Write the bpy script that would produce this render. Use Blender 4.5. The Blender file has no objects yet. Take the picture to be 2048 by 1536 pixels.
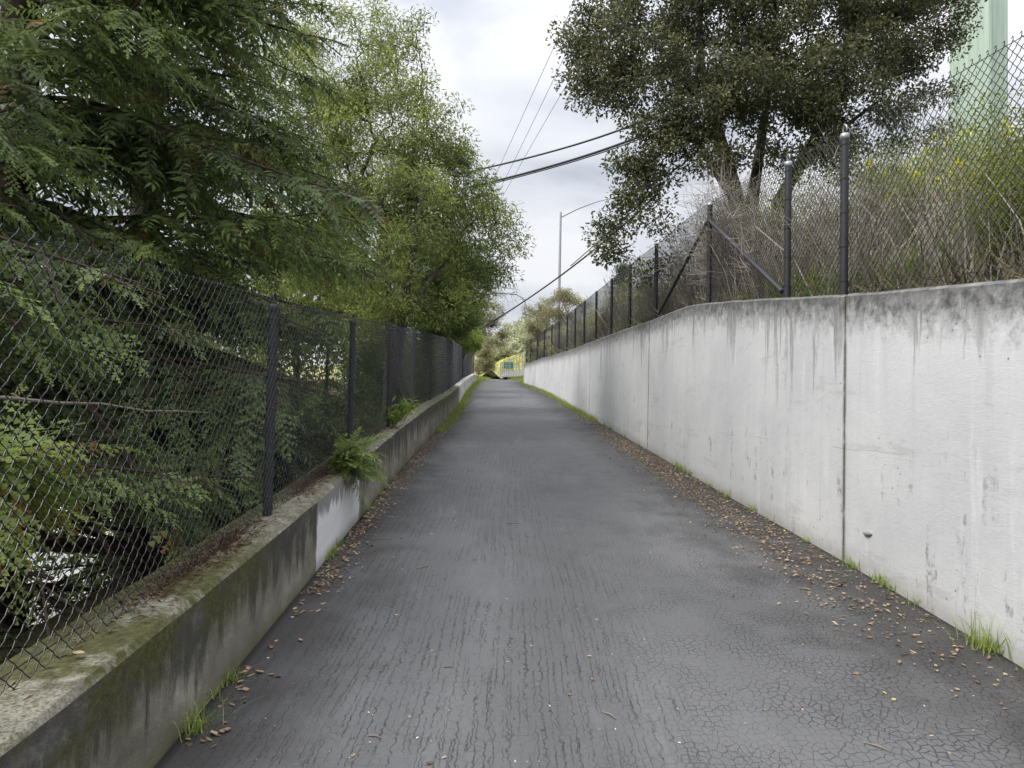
import bpy, math, random
import numpy as np
from mathutils import Vector, Matrix

rng = np.random.default_rng(7)
random.seed(7)
SC = bpy.context.scene
COL = SC.collection
R = math.radians

# ------------------------------------------------------------------ camera
EYE, FPX, PITCH, ROLL = 1.55, 1420.0, R(1.8), R(1.3)
cam_d = bpy.data.cameras.new('camera')
cam_d.sensor_width = 36.0
cam_d.lens = 36.0 * FPX / 2048.0
cam_d.clip_start, cam_d.clip_end = 0.05, 3000.0
cam = bpy.data.objects.new('camera', cam_d)
COL.objects.link(cam)
fw = Vector((0, math.cos(PITCH), math.sin(PITCH)))
up0 = Vector((0, -math.sin(PITCH), math.cos(PITCH)))
rt0 = Vector((1, 0, 0))
rt = rt0 * math.cos(ROLL) + up0 * math.sin(ROLL)
up = up0 * math.cos(ROLL) - rt0 * math.sin(ROLL)
cam.matrix_world = Matrix(((rt.x, up.x, -fw.x, 0), (rt.y, up.y, -fw.y, 0), (rt.z, up.z, -fw.z, EYE), (0, 0, 0, 1)))
SC.camera = cam

# ------------------------------------------------------------------ sky, sun, exposure
SUN_EL, SUN_AZ = R(50), R(245)          # azimuth clockwise from +Y: behind the camera, a little to the left
world = bpy.data.worlds.new('World')
SC.world = world
world.use_nodes = True
wt = world.node_tree
wt.nodes.clear()
def wn(t, **k):
    n = wt.nodes.new(t)
    for a, b in k.items(): setattr(n, a, b)
    return n
w_out = wn('ShaderNodeOutputWorld')
sky = wn('ShaderNodeTexSky', sky_type='NISHITA', sun_disc=False, sun_elevation=SUN_EL, sun_rotation=SUN_AZ, dust_density=3.0)
bg_sky = wn('ShaderNodeBackground'); bg_sky.inputs['Strength'].default_value = 0.08
wt.links.new(sky.outputs[0], bg_sky.inputs['Color'])
tc = wn('ShaderNodeTexCoord')
mp = wn('ShaderNodeMapping'); mp.inputs['Scale'].default_value = (1.0, 1.0, 2.2)
wt.links.new(tc.outputs['Generated'], mp.inputs['Vector'])
nz = wn('ShaderNodeTexNoise'); nz.inputs['Scale'].default_value = 3.4; nz.inputs['Detail'].default_value = 6.0; nz.inputs['Roughness'].default_value = 0.5
nz.inputs['Distortion'].default_value = 0.3
wt.links.new(mp.outputs[0], nz.inputs['Vector'])
rp = wn('ShaderNodeValToRGB')
rp.color_ramp.elements[0].position = 0.38; rp.color_ramp.elements[0].color = (0.54, 0.57, 0.64, 1)
rp.color_ramp.elements[1].position = 0.66; rp.color_ramp.elements[1].color = (0.97, 0.975, 1.0, 1)
e = rp.color_ramp.elements.new(0.5); e.color = (0.77, 0.79, 0.845, 1)
wt.links.new(nz.outputs['Fac'], rp.inputs['Fac'])
# overcast sky: strongly brightened towards the zenith, out of view, to light the scene
sx = wn('ShaderNodeSeparateXYZ'); wt.links.new(tc.outputs['Generated'], sx.inputs[0])
mr = wn('ShaderNodeMapRange'); mr.inputs['From Min'].default_value = 0.0; mr.inputs['From Max'].default_value = 1.0
mr.inputs['To Min'].default_value = 0.47; mr.inputs['To Max'].default_value = 2.0
pw = wn('ShaderNodeMath', operation='POWER'); pw.use_clamp = True; pw.inputs[1].default_value = 2.8
wt.links.new(sx.outputs['Z'], pw.inputs[0]); wt.links.new(pw.outputs[0], mr.inputs['Value'])
bg_cl = wn('ShaderNodeBackground'); wt.links.new(rp.outputs['Color'], bg_cl.inputs['Color']); wt.links.new(mr.outputs[0], bg_cl.inputs['Strength'])
mixw = wn('ShaderNodeMixShader'); mixw.inputs[0].default_value = 0.9
wt.links.new(bg_sky.outputs[0], mixw.inputs[1]); wt.links.new(bg_cl.outputs[0], mixw.inputs[2]); wt.links.new(mixw.outputs[0], w_out.inputs[0])

sun_d = bpy.data.lights.new('sun', 'SUN'); sun_d.energy = 1.5; sun_d.angle = R(25); sun_d.color = (1.0, 0.97, 0.92)
sun = bpy.data.objects.new('sun', sun_d); COL.objects.link(sun)
sdir = Vector((math.sin(SUN_AZ) * math.cos(SUN_EL), math.cos(SUN_AZ) * math.cos(SUN_EL), math.sin(SUN_EL)))
sun.rotation_euler = sdir.to_track_quat('Z', 'Y').to_euler()
sun.location = (0, 0, 40)

SC.view_settings.view_transform = 'Standard'
SC.view_settings.look = 'None'
SC.view_settings.exposure = 1.05
SC.view_settings.gamma = 1.0
SC.view_settings.use_curve_mapping = False
SC.render.engine = 'CYCLES'
SC.cycles.max_bounces = 5
SC.cycles.diffuse_bounces = 3
SC.cycles.use_adaptive_sampling = True
SC.cycles.adaptive_threshold = 0.02
SC.cycles.caustics_reflective = False
SC.cycles.caustics_refractive = False
SC.cycles.glossy_bounces = 2
SC.cycles.transmission_bounces = 3
SC.cycles.use_denoising = True
SC.cycles.denoising_input_passes = 'RGB_ALBEDO_NORMAL'

# ------------------------------------------------------------------ pixel helper (used to place things by distance)
def at(px, py, Y):
    u, v = px - 1024.0, py - 768.0
    c, s = math.cos(ROLL), math.sin(ROLL)
    u2, v2 = c * u + s * v, -s * u + c * v
    x, z = u2 / FPX, -v2 / FPX
    d = np.array([x, math.cos(PITCH) - z * math.sin(PITCH), math.sin(PITCH) + z * math.cos(PITCH)])
    return np.array([0, 0, EYE]) + d * (Y / d[1])

def project(P):
    """points (n,3) -> pixel coordinates in the 2048 wide picture"""
    D = P - np.array([0, 0, EYE])
    x = D @ np.array(rt); y = D @ np.array(up); z = np.maximum(D @ np.array(fw), 0.05)
    return 1024 + FPX * x / z, 768 - FPX * y / z

# ------------------------------------------------------------------ the course of the path (metres)
SL = 0.068
XRk = np.array([(-6, 2.76), (0, 2.75), (3.8, 2.72), (5.8, 2.69), (8, 2.58), (12.5, 2.43), (18.8, 2.17), (21.8, 2.02), (27, 1.86), (32, 1.66), (37, 1.30), (43, .70), (50, .70), (60, .45), (80, -.8), (110, -2.6), (140, -4.5)])
XLk = np.array([(-6, -1.27), (0, -1.28), (2.7, -1.31), (3.6, -1.33), (5.2, -1.38), (6.7, -1.43), (8.9, -1.49), (13, -1.54), (17.6, -1.55), (21.7, -1.66), (31, -2.02), (43, -2.30), (50, -1.9), (60, -1.95), (80, -2.9), (110, -5), (140, -7)])
WTk = np.array([(-6, 1.85), (0, 1.93), (3.74, 2.04), (5.74, 2.13), (7.67, 2.25), (10.15, 2.37), (12.6, 2.28), (16.6, 2.16), (22.6, 1.92), (35, 1.60), (43.6, 1.17), (50, .8), (60, .6), (140, .4)])
def smooth(k):
    ys = np.linspace(k[0, 0], k[-1, 0], 1200)
    xs = np.interp(ys, k[:, 0], k[:, 1])
    ker = np.hanning(33); ker /= ker.sum()
    xs2 = np.convolve(np.pad(xs, 16, mode='edge'), ker, 'valid')
    return ys, xs2
_r, _l = smooth(XRk), smooth(XLk)
XR = lambda y: np.interp(y, *_r)
XL = lambda y: np.interp(y, *_l)
WT = lambda y: np.interp(y, WTk[:, 0], WTk[:, 1])        # wall height above the path
ZP = lambda y: SL * np.minimum(np.asarray(y, float), 50) + .03 * np.maximum(np.asarray(y, float) - 50, 0)
CURB = lambda y: np.interp(y, [-6, 5.2, 9, 14, 20, 45], [.5, .5, .56, .62, .62, .5])

# ------------------------------------------------------------------ mesh helpers
def mesh_np(name, V, faces, mats=(), attrs=None, smooth_shade=False, fmat=None):
    """V (n,3); faces: list of int arrays (m,k)"""
    V = np.asarray(V, np.float32)
    if not isinstance(faces, (list, tuple)): faces = [faces]
    faces = [np.asarray(f, np.int32) for f in faces if len(f)]
    me = bpy.data.meshes.new(name)
    me.vertices.add(len(V)); me.vertices.foreach_set('co', V.ravel())
    nl = sum(f.size for f in faces); npoly = sum(len(f) for f in faces)
    me.loops.add(nl); me.polygons.add(npoly)
    me.loops.foreach_set('vertex_index', np.concatenate([f.ravel() for f in faces]))
    tot = np.concatenate([np.full(len(f), f.shape[1], np.int32) for f in faces])
    st = np.concatenate([[0], np.cumsum(tot)[:-1]]).astype(np.int32)
    me.polygons.foreach_set('loop_start', st)
    try: me.polygons.foreach_set('loop_total', tot)
    except Exception: pass
    me.polygons.foreach_set('use_smooth', np.full(npoly, bool(smooth_shade)))
    if fmat is not None: me.polygons.foreach_set('material_index', np.asarray(fmat, np.int32))
    for m in mats: me.materials.append(m)
    if attrs:
        for k, v in attrs.items():
            a = me.attributes.new(k, 'FLOAT', 'POINT'); a.data.foreach_set('value', np.asarray(v, np.float32))
    me.update(calc_edges=True)
    return me

def link(name, me, parent=None, label=None, cat=None, group=None, kind=None, loc=None):
    o = bpy.data.objects.new(name, me)
    COL.objects.link(o)
    if loc is not None: o.location = loc
    if parent is not None:
        o.parent = parent
        if kind is None and name in ('crown', 'branches', 'leaves', 'flowers', 'stems', 'foliage', 'buds'): kind = 'stuff'
    tag(o, label, cat, group, kind)
    return o

def tag(o, label=None, cat=None, group=None, kind=None):
    if label: o['label'] = label
    if cat: o['category'] = cat
    if group: o['group'] = group
    if kind: o['kind'] = kind
    return o

def empty(name, loc, label, cat, group=None):
    o = bpy.data.objects.new(name, None)
    o.empty_display_size = 0.2
    COL.objects.link(o)
    o.location = loc
    return tag(o, label, cat, group)

class MB:
    """collects geometry"""
    def __init__(s): s.V = []; s.F = {}; s.n = 0; s.A = []
    def add(s, V, *faces, a=0.0):
        V = np.asarray(V, float).reshape(-1, 3)
        s.V.append(V)
        for f in faces:
            f = np.asarray(f, int)
            if len(f): s.F.setdefault(f.shape[1], []).append(f + s.n)
        s.A.append(np.broadcast_to(np.asarray(a, float), (len(V),)))
        s.n += len(V)
        return s
    def mesh(s, name, *mats, smooth_shade=False, attr=None, origin=None):
        V = np.concatenate(s.V)
        if origin is not None: V = V - np.asarray(origin)
        return mesh_np(name, V, [np.concatenate(f) for f in s.F.values()], mats, {attr: np.concatenate(s.A)} if attr else None, smooth_shade)
    def tube(s, P, rad, k=6, a=0.0, cap=True):
        V, Q = tube(P, rad, k)
        s.add(V, Q, a=a)
        if cap and k >= 3:
            s.add(V[:k], [tuple(range(k))[::-1]], a=a); s.add(V[-k:], [tuple(range(k))], a=a)
        return s
    def box(s, lo, hi, a=0.0):
        x0, y0, z0 = lo; x1, y1, z1 = hi
        V = [(x0, y0, z0), (x1, y0, z0), (x1, y1, z0), (x0, y1, z0), (x0, y0, z1), (x1, y0, z1), (x1, y1, z1), (x0, y1, z1)]
        return s.add(V, [(0, 3, 2, 1), (4, 5, 6, 7), (0, 1, 5, 4), (1, 2, 6, 5), (2, 3, 7, 6), (3, 0, 4, 7)], a=a)

def tube(P, rad, k=6):
    P = np.asarray(P, float); n = len(P)
    rad = np.broadcast_to(np.asarray(rad, float), (n,))
    T = np.gradient(P, axis=0); T /= np.linalg.norm(T, axis=1)[:, None] + 1e-12
    ref = np.array([0, 0, 1.0]) if abs(T[:, 2]).mean() < 0.8 else np.array([1.0, 0, 0])
    A = np.cross(T, ref); A /= np.linalg.norm(A, axis=1)[:, None] + 1e-12
    B = np.cross(T, A)
    th = np.arange(k) * 2 * math.pi / k
    V = P[:, None, :] + rad[:, None, None] * (np.cos(th)[None, :, None] * A[:, None, :] + np.sin(th)[None, :, None] * B[:, None, :])
    i = np.arange(n - 1)[:, None] * k; j = np.arange(k)[None, :]; j2 = (j + 1) % k
    Q = np.stack([i + j, i + j2, i + k + j2, i + k + j], -1).reshape(-1, 4)
    return V.reshape(-1, 3), Q

def prisms(P0, P1, r, k=3):
    """many straight round bars at once (open ends)"""
    P0 = np.asarray(P0, float); P1 = np.asarray(P1, float); n = len(P0)
    T = P1 - P0; T /= np.linalg.norm(T, axis=1)[:, None] + 1e-12
    ref = np.where(np.abs(T[:, 2:3]) < .8, np.array([[0, 0, 1.0]]), np.array([[1.0, 0, 0]]))
    A = np.cross(T, ref); A /= np.linalg.norm(A, axis=1)[:, None] + 1e-12
    B = np.cross(T, A)
    th = np.arange(k) * 2 * math.pi / k
    r = np.broadcast_to(np.asarray(r, float), (n,))
    off = r[:, None, None] * (np.cos(th)[None, :, None] * A[:, None] + np.sin(th)[None, :, None] * B[:, None])
    V = np.concatenate([P0[:, None] + off, P1[:, None] + off], 1)
    b = (np.arange(n) * 2 * k)[:, None]; j = np.arange(k)[None]; j2 = (j + 1) % k
    Q = np.stack([b + j, b + j2, b + k + j2, b + k + j], -1).reshape(-1, 4)
    return V.reshape(-1, 3), Q

def stamp(TV, TF, pos, rot, scale, ta=None, a=None):
    """copies of a template: TV (k,3), TF (m,3|4); pos (n,3), rot (n,3,3), scale (n,) or (n,3)"""
    n, k = len(pos), len(TV)
    sc = np.asarray(scale, float)
    if sc.ndim == 1: sc = sc[:, None]
    V = np.einsum('nij,nkj->nki', rot, TV[None] * sc[:, None, :]) + pos[:, None, :]
    F = (TF[None] + (np.arange(n) * k)[:, None, None]).reshape(-1, TF.shape[1])
    att = None
    if a is not None:
        att = np.repeat(np.asarray(a), k)
        if ta is not None: att = np.clip(att + np.tile(ta, n), 0, 1)
    return V.reshape(-1, 3), F, att

def frames(d, upv=None, roll=None):
    """rotation matrices whose local X runs along d and local Z is near up"""
    d = d / (np.linalg.norm(d, axis=1)[:, None] + 1e-9)
    u = np.tile(np.array([0, 0, 1.0]), (len(d), 1)) if upv is None else upv
    y = np.cross(u, d); y /= np.linalg.norm(y, axis=1)[:, None] + 1e-9
    z = np.cross(d, y)
    if roll is not None:
        c, s = np.cos(roll)[:, None], np.sin(roll)[:, None]
        y, z = c * y + s * z, -s * y + c * z
    return np.stack([d, y, z], -1)

def rand_dirs(n, zmin=-1.0, zmax=1.0):
    z = rng.uniform(zmin, zmax, n); a = rng.uniform(0, 2 * math.pi, n); r = np.sqrt(1 - z * z)
    return np.stack([r * np.cos(a), r * np.sin(a), z], -1)

# ------------------------------------------------------------------ materials
class NT:
    def __init__(s, name):
        s.m = bpy.data.materials.new(name); s.m.use_nodes = True
        s.t = s.m.node_tree; s.b = s.t.nodes['Principled BSDF']; s.out = s.t.nodes['Material Output']
        s._oc = None; s.dims = '3D'
    def n(s, t, **k):
        x = s.t.nodes.new(t)
        for a, b in k.items(): setattr(x, a, b)
        return x
    def L(s, a, b): s.t.links.new(a, b)
    def put(s, inp, v):
        if v is None: return
        if hasattr(v, 'is_output') or hasattr(v, 'links'): s.L(v, inp)
        else:
            if isinstance(v, (tuple, list)) and len(v) == 3 and inp.type == 'RGBA': v = (*v, 1)
            inp.default_value = v
    def obj(s):
        if s._oc is None: s._oc = s.n('ShaderNodeNewGeometry').outputs['Position']
        return s._oc
    def attr(s, name): return s.n('ShaderNodeAttribute', attribute_name=name).outputs['Fac']
    def map(s, vec=None, scale=(1, 1, 1), loc=(0, 0, 0), rot=(0, 0, 0)):
        x = s.n('ShaderNodeMapping'); s.put(x.inputs['Vector'], vec or s.obj())
        x.inputs['Scale'].default_value = scale; x.inputs['Location'].default_value = loc; x.inputs['Rotation'].default_value = rot
        return x.outputs[0]
    def noise(s, scale, vec=None, detail=4, rough=.55, dist=0.0):
        x = s.n('ShaderNodeTexNoise', noise_dimensions=s.dims); s.put(x.inputs['Vector'], vec or s.obj())
        x.inputs['Scale'].default_value = scale; x.inputs['Detail'].default_value = detail; x.inputs['Roughness'].default_value = rough; x.inputs['Distortion'].default_value = dist
        return x.outputs['Fac']
    def noisec(s, scale, vec=None, detail=2):
        x = s.n('ShaderNodeTexNoise', noise_dimensions=s.dims); s.put(x.inputs['Vector'], vec or s.obj()); x.inputs['Scale'].default_value = scale; x.inputs['Detail'].default_value = detail
        return x.outputs['Color']
    def vor(s, scale, vec=None, feature='F1', rnd=1.0):
        x = s.n('ShaderNodeTexVoronoi', feature=feature, voronoi_dimensions=s.dims); s.put(x.inputs['Vector'], vec or s.obj()); x.inputs['Scale'].default_value = scale
        x.inputs['Randomness'].default_value = rnd
        return x.outputs['Distance']
    def m_(s, op, a, b=None, c=None, clamp=False):
        x = s.n('ShaderNodeMath', operation=op, use_clamp=clamp)
        s.put(x.inputs[0], a)
        if b is not None: s.put(x.inputs[1], b)
        if c is not None: s.put(x.inputs[2], c)
        return x.outputs[0]
    def vmath(s, op, a, b):
        x = s.n('ShaderNodeVectorMath', operation=op); s.put(x.inputs[0], a); s.put(x.inputs[1], b)
        return x.outputs[0]
    def vscale(s, a, k):
        x = s.n('ShaderNodeVectorMath', operation='SCALE'); s.put(x.inputs[0], a); s.put(x.inputs['Scale'], k)
        return x.outputs[0]
    def ss(s, v, lo, hi, t0=0.0, t1=1.0):
        x = s.n('ShaderNodeMapRange', interpolation_type='SMOOTHSTEP'); s.put(x.inputs['Value'], v)
        x.inputs['From Min'].default_value = lo; x.inputs['From Max'].default_value = hi; x.inputs['To Min'].default_value = t0; x.inputs['To Max'].default_value = t1
        return x.outputs[0]
    def lin(s, v, lo, hi, t0=0.0, t1=1.0):
        x = s.n('ShaderNodeMapRange'); s.put(x.inputs['Value'], v)
        x.inputs['From Min'].default_value = lo; x.inputs['From Max'].default_value = hi; x.inputs['To Min'].default_value = t0; x.inputs['To Max'].default_value = t1
        return x.outputs[0]
    def ramp(s, v, *stops):
        x = s.n('ShaderNodeValToRGB'); s.put(x.inputs['Fac'], v); cr = x.color_ramp
        while len(cr.elements) > 1: cr.elements.remove(cr.elements[-1])
        cr.elements[0].position = stops[0][0]; cr.elements[0].color = (*stops[0][1], 1)
        for p, c in stops[1:]: cr.elements.new(p).color = (*c, 1)
        return x.outputs['Color']
    def mix(s, f, a, b, blend='MIX'):
        x = s.n('ShaderNodeMix', data_type='RGBA', blend_type=blend)
        s.put(x.inputs[0], f); s.put(x.inputs[6], a); s.put(x.inputs[7], b)
        return x.outputs[2]
    def sep(s, vec=None):
        x = s.n('ShaderNodeSeparateXYZ'); s.put(x.inputs[0], vec or s.obj()); return x.outputs
    def comb(s, x, y, z=0.0):
        c = s.n('ShaderNodeCombineXYZ'); s.put(c.inputs[0], x); s.put(c.inputs[1], y); s.put(c.inputs[2], z); return c.outputs[0]
    def nrm(s):
        g = s.n('ShaderNodeNewGeometry'); return s.sep(g.outputs['Normal'])
    def bump(s, h, strength=.3, dist=.01, normal=None):
        x = s.n('ShaderNodeBump'); x.inputs['Strength'].default_value = strength; x.inputs['Distance'].default_value = dist; s.put(x.inputs['Height'], h)
        if normal is not None: s.L(normal, x.inputs['Normal'])
        return x.outputs[0]
    def done(s, color=None, rough=None, normal=None, metal=None, spec=None):
        s.put(s.b.inputs['Base Color'], color); s.put(s.b.inputs['Roughness'], rough); s.put(s.b.inputs['Metallic'], metal); s.put(s.b.inputs['Specular IOR Level'], spec)
        if normal is not None: s.L(normal, s.b.inputs['Normal'])
        return s.m

def leaf_mat(name, *stops, trans=.35, rough=.5, spec=.35, hue=.49):
    t = NT(name)
    c = t.ramp(t.attr('tint'), *stops)
    t.done(c, rough, spec=spec)
    tr = t.n('ShaderNodeBsdfTranslucent')
    hs = t.n('ShaderNodeHueSaturation'); hs.inputs['Hue'].default_value = hue; hs.inputs['Saturation'].default_value = 1.05; hs.inputs['Value'].default_value = 1.2
    t.L(c, hs.inputs['Color']); t.L(hs.outputs[0], tr.inputs['Color'])
    mx = t.n('ShaderNodeMixShader'); mx.inputs[0].default_value = trans
    t.L(t.b.outputs[0], mx.inputs[1]); t.L(tr.outputs[0], mx.inputs[2]); t.L(mx.outputs[0], t.out.inputs['Surface'])
    return t.m

def bark_mat(name, c0, c1, scale=9):
    t = NT(name)
    v = t.map(scale=(1, 1, .25))
    n = t.noise(scale, v, 6, .65)
    return t.done(t.ramp(n, (.3, c0), (.7, c1)), .9, t.bump(t.noise(scale * 3, v, 5, .7), .8, .03))

def plain_mat(name, c, rough=.6, metal=0.0, var=.15, scale=14, bump=.05):
    t = NT(name)
    n = t.noise(scale, None, 4)
    return t.done(t.ramp(n, (.25, tuple(x * (1 - var) for x in c)), (.75, tuple(min(1, x * (1 + var)) for x in c))), t.lin(n, .2, .8, rough - .08, rough + .08), t.bump(t.noise(scale * 6, None, 3), bump, .004), metal)

# --- asphalt
def asphalt():
    t = NT('asphalt'); t.dims = '2D'
    X, Y, Z = t.sep()
    edge = t.attr('edge')             # metres to the nearest side
    side = t.attr('side')             # 0 at the low kerb wall, 1 at the tall wall
    P = t.comb(X, Y, 0.0)
    dis = t.vscale(t.vmath('SUBTRACT', t.noisec(14, P, 3), (.5, .5, .5)), .03)
    P1 = t.vmath('ADD', P, dis)
    P2 = t.vmath('ADD', P, t.vscale(t.vmath('SUBTRACT', t.noisec(22, P, 2), (.5, .5, .5)), .022))
    wid = t.noise(3.2, P, 3)
    wid2 = t.noise(1.1, t.map(P, loc=(7, 3, 0)), 4)
    # alligator cracks, rounder cells
    vA = t.vor(26.0, t.map(P1, scale=(1.0, .85, 1)), 'DISTANCE_TO_EDGE')
    vA2 = t.vor(44.0, t.map(P1, scale=(1.1, .8, 1), loc=(3, 1, 0)), 'DISTANCE_TO_EDGE')
    # long cracks running with the path
    low = t.m_('MULTIPLY', t.m_('SUBTRACT', t.noise(1.1, t.map(P, scale=(1, .3, 1)), 2), .5), 3.0)
    jag = t.m_('MULTIPLY', t.m_('SUBTRACT', t.noise(20, P, 3, .6), .5), .85)
    def lengthwise(f, seed, w, lo, hi):
        xx = t.m_('ADD', t.m_('ADD', t.m_('MULTIPLY', X, f), low), t.m_('ADD', jag, seed))
        fr_ = t.m_('ABSOLUTE', t.m_('SUBTRACT', t.m_('FRACT', xx), .5))
        idn = t.m_('FLOOR', xx)
        msk = t.ss(t.noise(1.0, t.comb(t.m_('ADD', t.m_('MULTIPLY', idn, 5.37), seed), t.m_('MULTIPLY', Y, 2.4)), 3, .65), lo, hi)
        return t.m_('MULTIPLY', t.m_('SUBTRACT', 1.0, t.m_('DIVIDE', fr_, t.lin(wid, .35, .68, w * .45, w)), clamp=True), msk)
    cB = lengthwise(16.0, 0.3, .095, .40, .48)
    cB2 = lengthwise(31.0, 7.7, .14, .46, .54)
    vT = t.vor(17.0, t.map(P2, scale=(1.0, 1.2, 1), loc=(2, 8, 0)), 'DISTANCE_TO_EDGE')
    cT = t.m_('MULTIPLY', t.m_('SUBTRACT', 1.0, t.m_('DIVIDE', vT, .045), clamp=True), t.ss(t.noise(6, t.map(P, loc=(5, 5, 0)), 3), .5, .6))
    wA = t.m_('MULTIPLY', t.lin(wid, .35, .7, .02, .085), t.ss(side, .55, .95, 1.15, 2.0))
    cA = t.m_('SUBTRACT', 1.0, t.m_('DIVIDE', vA, wA), clamp=True)
    cA2 = t.m_('MULTIPLY', t.m_('SUBTRACT', 1.0, t.m_('DIVIDE', vA2, t.m_('MULTIPLY', t.lin(wid, .4, .75, .02, .15), t.ss(side, .55, .95, 1.0, 1.8))), clamp=True), t.ss(wid2, .45, .62))
    reg = t.ss(t.m_('ADD', side, t.m_('MULTIPLY', t.m_('SUBTRACT', wid2, .5), .35)), .44, .56)
    ca = t.m_('MAXIMUM', cA, cA2); cb = t.m_('MAXIMUM', t.m_('MAXIMUM', cB, cB2), t.m_('MULTIPLY', cT, .8))
    crack = t.m_('ADD', t.m_('MULTIPLY', ca, reg), t.m_('MULTIPLY', cb, t.m_('SUBTRACT', 1.0, reg)))
    gaps = t.ss(t.noise(.9, t.map(P, loc=(1, 9, 0)), 4), .30, .44)          # smoother, closed patches
    crack = t.m_('MULTIPLY', crack, gaps)
    big = t.noise(.55, t.map(P, scale=(1.6, .5, 1)), 5, .6)
    fine = t.noise(160, P, 3, .7)
    speck = t.vor(210, P)
    base = t.ramp(big, (.3, (.092, .092, .093)), (.5, (.120, .120, .121)), (.72, (.156, .156, .157)))
    base = t.mix(t.lin(fine, .3, .7, 0, .35), base, (.06, .06, .063))
    base = t.mix(t.ss(speck, .12, .05, 0, .22), base, (.33, .33, .33))
    # dirt and organic stain along the sides, then a painted contact shade line
    en = t.m_('ADD', t.m_('DIVIDE', edge, t.lin(side, .4, .9, 1.0, 1.9)), t.m_('MULTIPLY', t.m_('SUBTRACT', t.noise(2.2, P, 5), .5), .8))
    stain = t.ss(en, .75, .1)
    base = t.mix(t.m_('MULTIPLY', stain, .8), base, (.030, .027, .024))
    base = t.mix(t.m_('MULTIPLY', t.ss(t.m_('ADD', edge, t.m_('MULTIPLY', fine, .03)), .07, .025), .85), base, (.012, .011, .010))  # contact shade painted in with the dirt line where asphalt meets the walls
    scuff = t.ss(t.noise(1.3, t.map(P, scale=(2.5, .35, 1), loc=(4, 4, 0)), 6, .7), .56, .72)
    base = t.mix(t.m_('MULTIPLY', scuff, .14), base, (.24, .24, .245))
    col = t.mix(t.m_('MULTIPLY', crack, .88), base, (.014, .014, .015))
    h = t.m_('SUBTRACT', t.m_('MULTIPLY', fine, .3), t.m_('MULTIPLY', cA, .8))
    return t.done(col, t.lin(big, .3, .7, .62, .8), t.bump(h, .5, .006), spec=.45)

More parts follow.
